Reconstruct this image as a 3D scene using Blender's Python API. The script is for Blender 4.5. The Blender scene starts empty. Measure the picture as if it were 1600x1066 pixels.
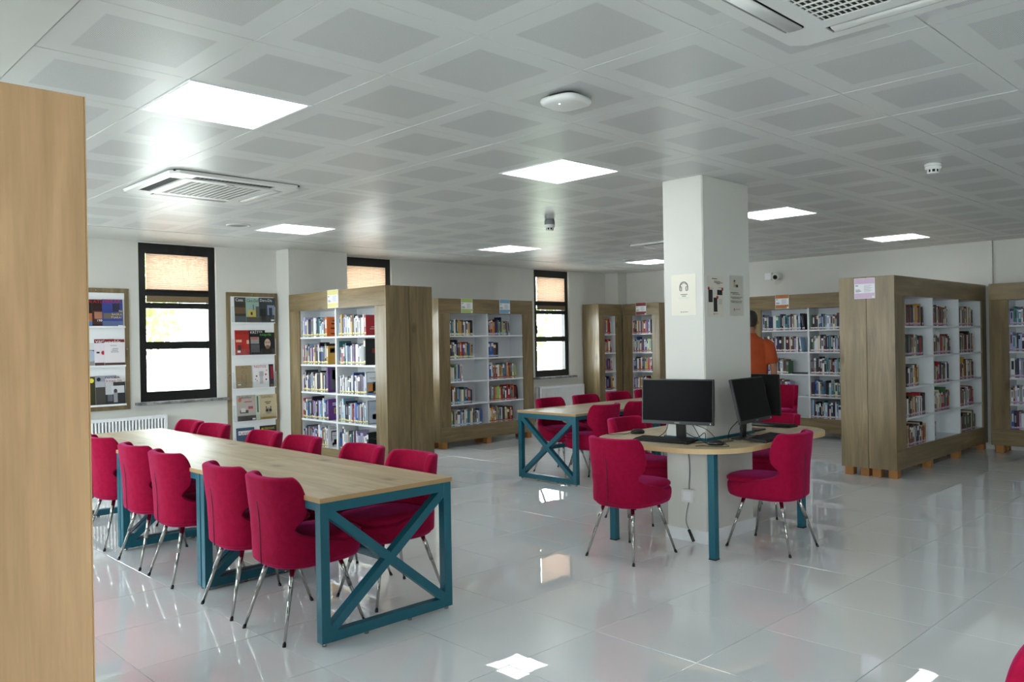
import bpy, bmesh, math, random
from mathutils import Matrix, Vector
PI = math.pi
R = math.radians
random.seed(7)
SC = bpy.context.scene
COL = SC.collection

# ------------------------------------------------------------------ camera, sky, exposure
cam = bpy.data.cameras.new('camera')
cam.sensor_width = 36.0
cam.lens = 28.649
cam.clip_start = 0.05
camo = bpy.data.objects.new('camera', cam)
COL.objects.link(camo)
_r = Vector((0.7169, -0.6970, -0.0173)).normalized()
_f = Vector((0.6971, 0.7170, -0.0007))
_f = (_f - _r * _f.dot(_r)).normalized()
_u = _r.cross(_f)
camo.matrix_world = Matrix(((_r.x, _u.x, -_f.x, 0), (_r.y, _u.y, -_f.y, 0), (_r.z, _u.z, -_f.z, 1.4758), (0, 0, 0, 1)))
SC.camera = camo

SC.view_settings.view_transform = 'Standard'
SC.view_settings.look = 'None'
SC.view_settings.gamma = 1.0
SC.view_settings.use_curve_mapping = False
SC.view_settings.exposure = 0.68
SKY = 15.0          # overcast daylight
LAMP = 4.2         # ceiling panels
world = bpy.data.worlds.new('overcast_sky')
SC.world = world
world.use_nodes = True
wb = world.node_tree.nodes['Background']
wb.inputs['Color'].default_value = (0.895, 0.95, 1.0, 1)
wb.inputs['Strength'].default_value = SKY
SC.cycles.max_bounces = 10
SC.cycles.diffuse_bounces = 6
SC.cycles.glossy_bounces = 5
SC.cycles.transparent_max_bounces = 12
SC.cycles.sample_clamp_indirect = 12.0
SC.cycles.use_denoising = True

H_CEIL = 2.633
Y_WIN = 9.22       # window wall
X_RIGHT = 11.55    # right hand wall
X_NEAR = -3.0
Y_REAR = -3.6
# (x0, x1) of windows in the window wall; (y0, y1) of unseen windows added left of the camera for their light
WIN = [(3.29, 4.165), (5.82, 6.665), (9.48, 10.33), (0.75, 1.62), (-1.75, -0.88)]
WIN_SIDE = [(-3.0, -1.2), (0.0, 1.8), (3.5, 5.3), (6.4, 8.2)]
WZ0, WZ1 = 0.868, 2.622

def portal(name, loc, rot, sx, sy):
    l = bpy.data.lights.new(name, 'AREA'); l.shape = 'RECTANGLE'; l.size = sx; l.size_y = sy
    l.cycles.is_portal = True
    o = bpy.data.objects.new(name, l); COL.objects.link(o); o.location = loc; o.rotation_euler = rot
for a, b in WIN:
    portal('window_daylight', ((a + b) / 2, Y_WIN + 0.20, (WZ0 + WZ1) / 2), (-PI / 2, 0, 0), b - a, WZ1 - WZ0)
for a, b in WIN_SIDE:
    portal('window_daylight', (X_NEAR - 0.20, (a + b) / 2, (WZ0 + WZ1) / 2), (PI / 2, 0, -PI / 2), b - a, WZ1 - WZ0)

# ------------------------------------------------------------------ materials
def srgb(r, g, b):
    f = lambda c: (c / 255 / 12.92) if c / 255 <= 0.04045 else ((c / 255 + 0.055) / 1.055) ** 2.4
    return (f(r), f(g), f(b), 1)
MATS = {}
def new_mat(name):
    m = bpy.data.materials.new(name); m.use_nodes = True
    nt = m.node_tree
    return m, nt, nt.nodes['Principled BSDF']
def mat(name, col, rough=0.5, metal=0.0, spec=0.5, **kw):
    if name in MATS: return MATS[name]
    m, nt, p = new_mat(name)
    p.inputs['Base Color'].default_value = col
    p.inputs['Roughness'].default_value = rough
    p.inputs['Metallic'].default_value = metal
    p.inputs['Specular IOR Level'].default_value = spec
    for k, v in kw.items(): p.inputs[k].default_value = v
    MATS[name] = m
    return m
def node(nt, t, **kw):
    n = nt.nodes.new(t)
    for k, v in kw.items(): setattr(n, k, v)
    return n
def ramp(nt, stops):
    r = nt.nodes.new('ShaderNodeValToRGB')
    e = r.color_ramp.elements
    while len(e) < len(stops): e.new(0.5)
    for i, (p, c) in enumerate(stops): e[i].position = p; e[i].color = c
    return r
def oak(name, axis, light=(150, 131, 96), dark=(112, 95, 67), rough=0.33):
    m, nt, p = new_mat(name)
    tc = node(nt, 'ShaderNodeTexCoord'); oi = node(nt, 'ShaderNodeObjectInfo')
    off = node(nt, 'ShaderNodeVectorMath', operation='ADD')
    sc = node(nt, 'ShaderNodeVectorMath', operation='SCALE'); sc.inputs[0].default_value = (13, 7, 5)
    nt.links.new(oi.outputs['Random'], sc.inputs['Scale'])
    nt.links.new(tc.outputs['Object'], off.inputs[0]); nt.links.new(sc.outputs[0], off.inputs[1])
    mp = node(nt, 'ShaderNodeMapping')
    s = [9.0, 9.0, 9.0]; s[axis] = 0.9
    mp.inputs['Scale'].default_value = s
    nt.links.new(off.outputs[0], mp.inputs['Vector'])
    n1 = node(nt, 'ShaderNodeTexNoise'); n1.inputs['Scale'].default_value = 1.3; n1.inputs['Detail'].default_value = 6; n1.inputs['Roughness'].default_value = 0.6; n1.inputs['Distortion'].default_value = 0.6
    nt.links.new(mp.outputs[0], n1.inputs['Vector'])
    r1 = ramp(nt, [(0.32, srgb(*dark)), (0.52, srgb(*[int(0.5 * (a + b)) for a, b in zip(light, dark)])), (0.70, srgb(*light))])
    nt.links.new(n1.outputs['Fac'], r1.inputs['Fac'])
    # fine pores
    mp2 = node(nt, 'ShaderNodeMapping'); s2 = [70.0, 70.0, 70.0]; s2[axis] = 3.0
    mp2.inputs['Scale'].default_value = s2
    nt.links.new(off.outputs[0], mp2.inputs['Vector'])
    n2 = node(nt, 'ShaderNodeTexNoise'); n2.inputs['Scale'].default_value = 1.0; n2.inputs['Detail'].default_value = 3
    nt.links.new(mp2.outputs[0], n2.inputs['Vector'])
    r2 = ramp(nt, [(0.3, (0.78, 0.78, 0.78, 1)), (0.6, (1.05, 1.05, 1.05, 1))])
    nt.links.new(n2.outputs['Fac'], r2.inputs['Fac'])
    mx = node(nt, 'ShaderNodeMix', data_type='RGBA', blend_type='MULTIPLY'); mx.inputs[0].default_value = 0.45
    nt.links.new(r1.outputs['Color'], mx.inputs[6]); nt.links.new(r2.outputs['Color'], mx.inputs[7])
    # knots
    mp3 = node(nt, 'ShaderNodeMapping'); s3 = [3.4, 3.4, 3.4]; s3[axis] = 2.0
    mp3.inputs['Scale'].default_value = s3
    nt.links.new(off.outputs[0], mp3.inputs['Vector'])
    v = node(nt, 'ShaderNodeTexVoronoi'); v.inputs['Scale'].default_value = 1.0
    nt.links.new(mp3.outputs[0], v.inputs['Vector'])
    r3 = ramp(nt, [(0.03, (0.35, 0.27, 0.2, 1)), (0.16, (1, 1, 1, 1))])
    nt.links.new(v.outputs['Distance'], r3.inputs['Fac'])
    mx2 = node(nt, 'ShaderNodeMix', data_type='RGBA', blend_type='MULTIPLY'); mx2.inputs[0].default_value = 0.65
    nt.links.new(mx.outputs[2], mx2.inputs[6]); nt.links.new(r3.outputs['Color'], mx2.inputs[7])
    nt.links.new(mx2.outputs[2], p.inputs['Base Color'])
    p.inputs['Roughness'].default_value = rough
    bp = node(nt, 'ShaderNodeBump'); bp.inputs['Strength'].default_value = 0.12; bp.inputs['Distance'].default_value = 0.002
    nt.links.new(n2.outputs['Fac'], bp.inputs['Height']); nt.links.new(bp.outputs[0], p.inputs['Normal'])
    MATS[name] = m
    return m
OAKX, OAKY, OAKZ = oak('oak_grain_x', 0), oak('oak_grain_y', 1), oak('oak_grain_z', 2)
OAKT = oak('oak_table_top', 1, (198, 182, 150), (166, 148, 116), 0.45)
OAKTX = oak('oak_table_top_x', 0, (198, 182, 150), (166, 148, 116), 0.45)
OAKC = oak('oak_warm_end', 2, (192, 156, 116), (166, 131, 94), 0.45)
OAKE = mat('oak_edge', srgb(176, 142, 98), 0.5)
FOOTW = mat('pine_foot', srgb(172, 118, 62), 0.5)
WHITE = mat('white_laminate', srgb(222, 225, 228), 0.4)

def noisy(name, c1, c2, scale, rough, bump=0.0, bscale=200, **kw):
    m, nt, p = new_mat(name)
    tc = node(nt, 'ShaderNodeTexCoord')
    n = node(nt, 'ShaderNodeTexNoise'); n.inputs['Scale'].default_value = scale; n.inputs['Detail'].default_value = 4
    nt.links.new(tc.outputs['Object'], n.inputs['Vector'])
    r = ramp(nt, [(0.35, c1), (0.65, c2)])
    nt.links.new(n.outputs['Fac'], r.inputs['Fac']); nt.links.new(r.outputs['Color'], p.inputs['Base Color'])
    p.inputs['Roughness'].default_value = rough
    for k, v in kw.items(): p.inputs[k].default_value = v
    if bump:
        n2 = node(nt, 'ShaderNodeTexNoise'); n2.inputs['Scale'].default_value = bscale; n2.inputs['Detail'].default_value = 2
        nt.links.new(tc.outputs['Object'], n2.inputs['Vector'])
        b = node(nt, 'ShaderNodeBump'); b.inputs['Strength'].default_value = bump; b.inputs['Distance'].default_value = 0.002
        nt.links.new(n2.outputs['Fac'], b.inputs['Height']); nt.links.new(b.outputs[0], p.inputs['Normal'])
    MATS[name] = m
    return m
WALL = noisy('wall_paint', srgb(213, 212, 206), srgb(218, 217, 211), 1.5, 0.75, 0.06, 120)
PLASTER = noisy('ceiling_plaster', srgb(208, 209, 205), srgb(214, 214, 210), 1.2, 0.38, 0.03, 80)
GROUT = mat('grout', srgb(84, 86, 86), 0.8)
STONE = noisy('grey_marble_sill', srgb(96, 96, 98), srgb(150, 150, 150), 14, 0.25)

# glossy floor tile: slightly wavy glaze
def floor_mat():
    m, nt, p = new_mat('polished_porcelain')
    tc = node(nt, 'ShaderNodeTexCoord'); oi = node(nt, 'ShaderNodeObjectInfo')
    sc = node(nt, 'ShaderNodeVectorMath', operation='SCALE'); sc.inputs[0].default_value = (40, 20, 10)
    nt.links.new(oi.outputs['Random'], sc.inputs['Scale'])
    off = node(nt, 'ShaderNodeVectorMath', operation='ADD')
    nt.links.new(tc.outputs['Object'], off.inputs[0]); nt.links.new(sc.outputs[0], off.inputs[1])
    n = node(nt, 'ShaderNodeTexNoise'); n.inputs['Scale'].default_value = 2.2; n.inputs['Detail'].default_value = 1.5
    nt.links.new(off.outputs[0], n.inputs['Vector'])
    b = node(nt, 'ShaderNodeBump'); b.inputs['Strength'].default_value = 0.14; b.inputs['Distance'].default_value = 0.006
    nt.links.new(n.outputs['Fac'], b.inputs['Height']); nt.links.new(b.outputs[0], p.inputs['Normal'])
    n2 = node(nt, 'ShaderNodeTexNoise'); n2.inputs['Scale'].default_value = 1.1; n2.inputs['Detail'].default_value = 3
    nt.links.new(off.outputs[0], n2.inputs['Vector'])
    r = ramp(nt, [(0.35, srgb(224, 229, 231)), (0.65, srgb(229, 233, 234))])
    nt.links.new(n2.outputs['Fac'], r.inputs['Fac']); nt.links.new(r.outputs['Color'], p.inputs['Base Color'])
    p.inputs['Roughness'].default_value = 0.01
    p.inputs['IOR'].default_value = 2.5
    MATS['floor'] = m
    return m
FLOOR = floor_mat()

def ceil_mat(field=False):
    m, nt, p = new_mat('perforated_metal_tile')
    tc = node(nt, 'ShaderNodeTexCoord')
    sep = node(nt, 'ShaderNodeSeparateXYZ'); nt.links.new(tc.outputs['Object'], sep.inputs[0])
    def absless(o, lim, base=0.0):
        if field:   # one mesh of many tiles: fold the position into one tile
            w = node(nt, 'ShaderNodeMath', operation='WRAP'); nt.links.new(o, w.inputs[0]); w.inputs[1].default_value = base + 0.6; w.inputs[2].default_value = base
            q = node(nt, 'ShaderNodeMath', operation='SUBTRACT'); nt.links.new(w.outputs[0], q.inputs[0]); q.inputs[1].default_value = base + 0.3; o = q.outputs[0]
        a = node(nt, 'ShaderNodeMath', operation='ABSOLUTE'); nt.links.new(o, a.inputs[0])
        l = node(nt, 'ShaderNodeMath', operation='LESS_THAN'); nt.links.new(a.outputs[0], l.inputs[0]); l.inputs[1].default_value = lim
        return l.outputs[0]
    mul = node(nt, 'ShaderNodeMath', operation='MULTIPLY')
    nt.links.new(absless(sep.outputs[0], 0.2, 1.4745), mul.inputs[0]); nt.links.new(absless(sep.outputs[1], 0.2, 3.491), mul.inputs[1])
    # rows of punched holes
    v = node(nt, 'ShaderNodeTexVoronoi', feature='F1'); v.inputs['Scale'].default_value = 160; v.inputs['Randomness'].default_value = 0.0
    nt.links.new(tc.outputs['Object'], v.inputs['Vector'])
    hole = node(nt, 'ShaderNodeMath', operation='LESS_THAN'); nt.links.new(v.outputs['Distance'], hole.inputs[0]); hole.inputs[1].default_value = 0.36
    mk = node(nt, 'ShaderNodeMath', operation='MULTIPLY'); nt.links.new(hole.outputs[0], mk.inputs[0]); nt.links.new(mul.outputs[0], mk.inputs[1])
    mx = node(nt, 'ShaderNodeMix', data_type='RGBA')
    nt.links.new(mk.outputs[0], mx.inputs[0]); mx.inputs[6].default_value = srgb(214, 215, 214); mx.inputs[7].default_value = srgb(168, 169, 170)
    nt.links.new(mx.outputs[2], p.inputs['Base Color'])
    p.inputs['Roughness'].default_value = 0.31
    p.inputs['Specular IOR Level'].default_value = 0.32
    n = node(nt, 'ShaderNodeTexNoise'); n.inputs['Scale'].default_value = 3.0
    nt.links.new(tc.outputs['Object'], n.inputs['Vector'])
    b = node(nt, 'ShaderNodeBump'); b.inputs['Strength'].default_value = 0.12; b.inputs['Distance'].default_value = 0.004
    nt.links.new(n.outputs['Fac'], b.inputs['Height']); nt.links.new(b.outputs[0], p.inputs['Normal'])
    return m
CEIL = ceil_mat()
CEILF = ceil_mat(True)

MAGENTA = noisy('magenta_velour', srgb(142, 3, 46), srgb(154, 5, 56), 30, 0.85, 0.25, 700)
_p = MAGENTA.node_tree.nodes['Principled BSDF']
_p.inputs['Sheen Weight'].default_value = 0.4; _p.inputs['Sheen Roughness'].default_value = 0.35; _p.inputs['Sheen Tint'].default_value = srgb(255, 90, 190)
_p.inputs['Specular IOR Level'].default_value = 0.15
SEAM = mat('dark_zip', srgb(70, 10, 35), 0.6)
CHROME = mat('chrome', srgb(168, 168, 164), 0.16, 1.0)
RUBBER = mat('black_rubber', srgb(18, 18, 18), 0.6)
TEAL = mat('teal_powder_coat', srgb(12, 90, 108), 0.42)
BLACK = mat('black_plastic', srgb(14, 14, 15), 0.35)
BLACKM = mat('black_matt', srgb(10, 10, 11), 0.6)
SCREEN = mat('dark_glass_screen', srgb(4, 4, 5), 0.3, 0, 0.06)
GREYP = mat('grey_plastic', srgb(120, 122, 124), 0.4)
FRAME = mat('black_window_frame', srgb(12, 14, 15), 0.3)
WPLAST = mat('white_plastic', srgb(226, 226, 224), 0.35)
WENAM = mat('white_enamel', srgb(236, 238, 240), 0.3)
SHADOWGAP = mat('dark_recess', srgb(20, 20, 20), 0.8)  # near-black; paints shade into gaps and slots, also colours dark parts
PAPER = mat('cream_paper', srgb(228, 224, 210), 0.5)
INK = mat('black_ink', srgb(22, 22, 24), 0.5)
INKG = mat('grey_ink', srgb(150, 152, 156), 0.5)
ACRYL = None
def glass_mat(name, tint, gloss=0.06):
    m, nt, p = new_mat(name); nt.nodes.remove(p)
    out = nt.nodes['Material Output']
    t = node(nt, 'ShaderNodeBsdfTransparent'); t.inputs['Color'].default_value = tint
    g = node(nt, 'ShaderNodeBsdfGlossy'); g.inputs['Roughness'].default_value = 0.02
    lw = node(nt, 'ShaderNodeLayerWeight'); lw.inputs['Blend'].default_value = 0.5
    pw = node(nt, 'ShaderNodeMath', operation='POWER'); pw.inputs[1].default_value = 5.0
    nt.links.new(lw.outputs['Facing'], pw.inputs[0])
    fr = node(nt, 'ShaderNodeMath', operation='MULTIPLY_ADD'); fr.inputs[1].default_value = 0.9; fr.inputs[2].default_value = 0.04
    nt.links.new(pw.outputs[0], fr.inputs[0])
    mx = node(nt, 'ShaderNodeMixShader')
    nt.links.new(fr.outputs[0], mx.inputs[0]); nt.links.new(t.outputs[0], mx.inputs[1]); nt.links.new(g.outputs[0], mx.inputs[2])
    nt.links.new(mx.outputs[0], out.inputs['Surface'])
    MATS[name] = m
    return m
GLASS = glass_mat('window_glass', (0.96, 0.985, 0.975, 1))
ACRYL = glass_mat('clear_acrylic', (0.97, 0.98, 0.98, 1))
def translucent(name, col, amt):
    m, nt, p = new_mat(name)
    out = nt.nodes['Material Output']
    p.inputs['Base Color'].default_value = col; p.inputs['Roughness'].default_value = 0.8
    t = node(nt, 'ShaderNodeBsdfTranslucent'); t.inputs['Color'].default_value = col
    mx = node(nt, 'ShaderNodeMixShader'); mx.inputs[0].default_value = amt
    nt.links.new(p.outputs[0], mx.inputs[1]); nt.links.new(t.outputs[0], mx.inputs[2]); nt.links.new(mx.outputs[0], out.inputs['Surface'])
    MATS[name] = m
    return m
BLIND = translucent('peach_pleated_fabric', srgb(220, 192, 170), 0.13)
BLINDS = mat('folded_blind_dimmed', srgb(132, 112, 84), 0.7)  # browner than the open fabric: less light through folds, put into the colour
LEAF = translucent('leaf_green', srgb(140, 168, 96), 0.45)
BARK = noisy('bark', srgb(70, 55, 42), srgb(105, 88, 70), 20, 0.9)
PAVE = noisy('pale_paving', srgb(190, 190, 184), srgb(205, 204, 198), 2, 0.8)
def emit(name, col, s):
    m, nt, p = new_mat(name)
    p.inputs['Base Color'].default_value = (0.8, 0.8, 0.8, 1)
    p.inputs['Emission Color'].default_value = col; p.inputs['Emission Strength'].default_value = s
    MATS[name] = m
    return m
PANEL = emit('led_diffuser', (0.97, 0.99, 1, 1), LAMP)
LED = emit('indicator_led', (0.8, 0.85, 1, 1), 4.0)
def flat(r, g, b): return mat('print_%d_%d_%d' % (r, g, b), srgb(r, g, b), 0.45)

# ------------------------------------------------------------------ mesh helpers
class MB:
    def __init__(s): s.v = []; s.f = []; s.m = []; s.mats = []; s.sm = []
    def mi(s, m):
        if m not in s.mats: s.mats.append(m)
        return s.mats.index(m)
    def add(s, vs, fs, m, smooth=False, M=None):
        o = len(s.v); k = s.mi(m)
        for p in vs:
            p = Vector(p)
            if M is not None: p = M @ p
            s.v.append(tuple(p))
        for f in fs:
            s.f.append([i + o for i in f]); s.m.append(k); s.sm.append(smooth)
    def box(s, x0, x1, y0, y1, z0, z1, m, M=None):
        vs = [(x0, y0, z0), (x1, y0, z0), (x1, y1, z0), (x0, y1, z0), (x0, y0, z1), (x1, y0, z1), (x1, y1, z1), (x0, y1, z1)]
        s.add(vs, [(3, 2, 1, 0), (4, 5, 6, 7), (0, 1, 5, 4), (1, 2, 6, 5), (2, 3, 7, 6), (3, 0, 4, 7)], m, False, M)
        return s
    def bar(s, a, b, w, h, m, up=(0, 0, 1)):
        a, b = Vector(a), Vector(b); d = (b - a); L = d.length; d.normalize()
        u = Vector(up); sd = d.cross(u).normalized(); u = sd.cross(d)
        M = Matrix(((d.x, sd.x, u.x, a.x), (d.y, sd.y, u.y, a.y), (d.z, sd.z, u.z, a.z), (0, 0, 0, 1)))
        s.box(0, L, -w / 2, w / 2, -h / 2, h / 2, m, M); return s
    def tube(s, pts, rad, m, n=10, caps=True):
        pts = [Vector(p) for p in pts]
        if not hasattr(rad, '__len__'): rad = [rad] * len(pts)
        vs = []; fs = []; prev = None
        for i, p in enumerate(pts):
            d = (pts[min(i + 1, len(pts) - 1)] - pts[max(i - 1, 0)])
            if d.length < 1e-9: d = Vector((0, 0, 1))
            d.normalize()
            if prev is None:
                a = Vector((1, 0, 0)) if abs(d.x) < 0.8 else Vector((0, 1, 0))
                u = d.cross(a).normalized()
            else:
                u = (prev - d * prev.dot(d)).normalized()
            prev = u; w = d.cross(u)
            for k in range(n):
                t = 2 * PI * k / n
                vs.append(p + (u * math.cos(t) + w * math.sin(t)) * rad[i])
        for i in range(len(pts) - 1):
            for k in range(n):
                k2 = (k + 1) % n
                fs.append((i * n + k, i * n + k2, (i + 1) * n + k2, (i + 1) * n + k))
        if caps:
            fs.append(tuple(range(n - 1, -1, -1))); fs.append(tuple((len(pts) - 1) * n + k for k in range(n)))
        s.add(vs, fs, m, True); return s
    def rings(s, rings, m, closed=True, smooth=True, caps=True):
        n = len(rings[0]); vs = [p for r in rings for p in r]; fs = []
        for i in range(len(rings) - 1):
            for k in range(n if closed else n - 1):
                k2 = (k + 1) % n
                fs.append((i * n + k, i * n + k2, (i + 1) * n + k2, (i + 1) * n + k))
        if caps:
            fs.append(tuple(range(n - 1, -1, -1))); fs.append(tuple((len(rings) - 1) * n + k for k in range(n)))
        s.add(vs, fs, m, smooth); return s
    def lathe(s, prof, m, n=24, cx=0, cy=0):
        return s.rings([[(cx + r * math.cos(2 * PI * k / n), cy + r * math.sin(2 * PI * k / n), z) for k in range(n)] for r, z in prof], m)
    def mesh(s, name, bev=0.0, seg=2):
        me = bpy.data.meshes.new(name)
        me.from_pydata(s.v, [], s.f)
        for m in s.mats: me.materials.append(m)
        me.polygons.foreach_set('material_index', s.m)
        me.polygons.foreach_set('use_smooth', s.sm)
        if bev:
            bm = bmesh.new(); bm.from_mesh(me)
            bmesh.ops.bevel(bm, geom=bm.edges[:], offset=bev, segments=seg, affect='EDGES', clamp_overlap=True)
            bm.to_mesh(me); bm.free()
        me.update()
        return me
def ob(name, me, parent=None, loc=None, rot=None):
    if isinstance(me, MB): me = me.mesh(name)
    o = bpy.data.objects.new(name, me); COL.objects.link(o)
    if parent is not None: o.parent = parent
    if loc is not None: o.location = loc
    if rot is not None: o.rotation_euler = rot
    return o
def tag(o, label, cat, group=None):
    o['label'] = label; o['category'] = cat
    if group: o['group'] = group
    return o
def thing(name, label, cat, loc=(0, 0, 0), rz=0, group=None):
    o = bpy.data.objects.new(name, None); COL.objects.link(o); o.empty_display_size = 0.05
    o.location = loc; o.rotation_euler = (0, 0, rz)
    return tag(o, label, cat, group)
def struct(name, me, parent=None):
    o = ob(name, me, parent)
    if parent is None: o['kind'] = 'structure'
    return o
def bx(*a, m=WHITE, bev=0, M=None):
    b = MB(); b.box(*a, m, M)
    return b.mesh('box', bev) if bev else b
def dup(root, label=None, loc=None, rz=None, group=None):
    r = root.copy(); COL.objects.link(r)
    if label: r['label'] = label
    if group: r['group'] = group
    if loc is not None: r.location = loc
    if rz is not None: r.rotation_euler = (0, 0, rz)
    for ch in root.children:
        c = ch.copy(); COL.objects.link(c); c.parent = r
        for g in ch.children:
            d = g.copy(); COL.objects.link(d); d.parent = c
    return r
TXT = {}
def text_mesh(t, size, m, align='LEFT'):
    k = (t, size, m.name, align)
    if k in TXT: return TXT[k]
    cu = bpy.data.curves.new('lettering', 'FONT'); cu.body = t; cu.size = size; cu.align_x = align; cu.extrude = 0.0; cu.resolution_u = 2
    o = bpy.data.objects.new('lettering', cu); COL.objects.link(o)
    dg = bpy.context.evaluated_depsgraph_get()
    me = bpy.data.meshes.new_from_object(o.evaluated_get(dg))
    bpy.data.objects.remove(o)
    me.materials.clear(); me.materials.append(m)
    TXT[k] = me
    return me
def lettering(t, size, m, parent, loc, rot=(PI / 2, 0, 0), align='LEFT', sx=1.0):
    o = ob('lettering', text_mesh(t, size, m, align), parent, loc, rot)
    o.scale = (sx, 1, 1)
    return o

# ------------------------------------------------------------------ the room
b = MB(); b.box(X_NEAR - 0.3, X_RIGHT + 0.3, Y_REAR - 0.3, Y_WIN + 0.3, -0.15, -0.006, GROUT)
floor = struct('floor', b)
T = 0.6
fx0, fy0 = 3.152, 2.082
tile_me = MB().box(-0.2983, 0.2983, -0.2983, 0.2983, -0.012, 0.0, FLOOR).mesh('floor_tile', 0.0006, 1)
stuff = MB(); cand = []
def persp(x, y, z):
    d = Vector((x, y, z - 1.4758)); dz = d.dot(_f)
    if dz < 0.2: return None
    return d.dot(_r) / dz * 1273.3, -d.dot(_u) / dz * 1273.3, dz
i0, i1 = math.floor((X_NEAR - fx0) / T), math.ceil((X_RIGHT - fx0) / T)
j0, j1 = math.floor((Y_REAR - fy0) / T), math.ceil((Y_WIN - fy0) / T)
for i in range(i0, i1):
    for j in range(j0, j1):
        xa, xb = max(fx0 + i * T, X_NEAR), min(fx0 + (i + 1) * T, X_RIGHT)
        ya, yb = max(fy0 + j * T, Y_REAR), min(fy0 + (j + 1) * T, Y_WIN)
        if xb - xa < 0.02 or yb - ya < 0.02: continue
        q = persp((xa + xb) / 2, (ya + yb) / 2, 0)
        full = xb - xa > 0.59 and yb - ya > 0.59
        s = q[2] if (q and abs(q[0]) < 860 and abs(q[1]) < 640 and full) else 1e9
        cand.append((s, xa, xb, ya, yb))
cand.sort()
for n, (s, xa, xb, ya, yb) in enumerate(cand):
    if s < 1e8 and n < 296:
        o = ob('floor_tile', tile_me, floor, ((xa + xb) / 2, (ya + yb) / 2, 0), (random.gauss(0, 0.0009), random.gauss(0, 0.0009), 0))
    else:
        stuff.box(xa + 0.0013, xb - 0.0013, ya + 0.0013, yb - 0.0013, -0.012, 0.0, FLOOR)
o = ob('floor_tile_field', stuff, floor); o['kind'] = 'stuff'

# walls with their window openings
def wall_with_windows(name, along, c0, c1, openings, thick, face, sign):
    b = MB()
    def seg(a, bb, z0, z1):
        if bb - a < 1e-4: return
        lo, hi = (face, face + sign * thick) if sign > 0 else (face + sign * thick, face)
        if along == 'x': b.box(a, bb, lo, hi, z0, z1, WALL)
        else: b.box(lo, hi, a, bb, z0, z1, WALL)
    pos = c0
    for a, bb in sorted(openings):
        seg(pos, a, 0, H_CEIL + 0.1); seg(a, bb, 0, WZ0); seg(a, bb, WZ1, H_CEIL + 0.1); pos = bb
    seg(pos, c1, 0, H_CEIL + 0.1)
    return struct(name, b)
wall_with_windows('wall_left', 'x', X_NEAR, X_RIGHT, WIN, 0.28, Y_WIN, 1)
wall_with_windows('wall_near', 'y', Y_REAR, Y_WIN, WIN_SIDE, 0.28, X_NEAR, -1)
struct('wall_right', bx(X_RIGHT, X_RIGHT + 0.25, Y_REAR - 0.25, Y_WIN + 0.28, 0, H_CEIL + 0.1, m=WALL))
struct('wall_rear', bx(X_NEAR - 0.28, X_RIGHT, Y_REAR - 0.25, Y_REAR, 0, H_CEIL + 0.1, m=WALL))
# pilasters of the room shell
struct('trim_1', bx(4.935, 5.76, 8.925, Y_WIN, 0, H_CEIL, m=WALL))
struct('trim_2', bx(11.30, X_RIGHT, 8.94, Y_WIN, 0, H_CEIL, m=WALL))
struct('trim_3', bx(11.49, X_RIGHT, 3.13, 3.86, 0, H_CEIL, m=WALL))

# square column
CX0, CX1, CY0, CY1 = 5.02, 5.66, 3.20, 3.54
column = struct('column', bx(CX0, CX1, CY0, CY1, 0, H_CEIL, m=WALL, bev=0.006))
b = MB()
b.box(CX0 - 0.012, CX0, CY0 - 0.012, CY1 + 0.012, 0, 0.09, WENAM); b.box(CX1, CX1 + 0.012, CY0 - 0.012, CY1 + 0.012, 0, 0.09, WENAM)
b.box(CX0, CX1, CY0 - 0.012, CY0, 0, 0.09, WENAM); b.box(CX0, CX1, CY1, CY1 + 0.012, 0, 0.09, WENAM)
ob('skirting', b, column)

# ceiling: slab, plaster borders, metal tiles
ceiling = struct('ceiling', bx(X_NEAR - 0.3, X_RIGHT + 0.25, Y_REAR - 0.3, Y_WIN + 0.28, H_CEIL + 0.02, H_CEIL + 0.2, m=SHADOWGAP))
GX, GY = 1.4745, 3.491
GX0, GX1, GY1 = GX - 0.6, GX + 16 * 0.6, GY + 8 * 0.6
GY0 = GY - 11 * 0.6
b = MB()
b.box(X_NEAR, GX0 - 0.004, Y_REAR, Y_WIN, H_CEIL - 0.003, H_CEIL + 0.02, PLASTER)
ob('plaster_border', b, ceiling)
b = MB()
b.box(GX0, GX1, GY1 + 0.004, Y_WIN, H_CEIL - 0.003, H_CEIL + 0.02, PLASTER)
ob('plaster_border', b, ceiling)
b = MB()
b.box(GX1 + 0.004, X_RIGHT, Y_REAR, Y_WIN, H_CEIL - 0.003, H_CEIL + 0.02, PLASTER)
ob('plaster_border', b, ceiling)
b = MB()
b.box(GX0, GX1, Y_REAR, GY0 - 0.004, H_CEIL - 0.003, H_CEIL + 0.02, PLASTER)
ob('plaster_border', b, ceiling)
# lamp panels sit in these tile cells
LIGHTS = [(i, j) for j in (-6, 0, 6) for i in (0, 4, 9, 14)]
AC = [(2.592, 5.785), (2.592, 1.045), (8.50, 5.72)]
ctile = MB().box(-0.2988, 0.2988, -0.2988, 0.2988, 0.0, 0.018, CEIL).mesh('ceiling_tile', 0.0016, 1)
stuff = MB(); cand = []
for i in range(-1, 16):
    for j in range(-11, 8):
        if (i, j) in LIGHTS: continue
        x, y = GX + i * T + 0.3, GY + j * T + 0.3
        q = persp(x, y, H_CEIL)
        s = q[2] if (q and abs(q[0]) < 900 and abs(q[1]) < 640) else 1e9
        cand.append((s, x, y))
cand.sort()
for n, (s, x, y) in enumerate(cand):
    if s < 1e8 and n < 296:
        ob('ceiling_tile', ctile, ceiling, (x, y, H_CEIL), (random.gauss(0, 0.0012), random.gauss(0, 0.0012), 0))
    else:
        stuff.box(x - 0.2988, x + 0.2988, y - 0.2988, y + 0.2988, H_CEIL, H_CEIL + 0.018, CEILF)
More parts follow.
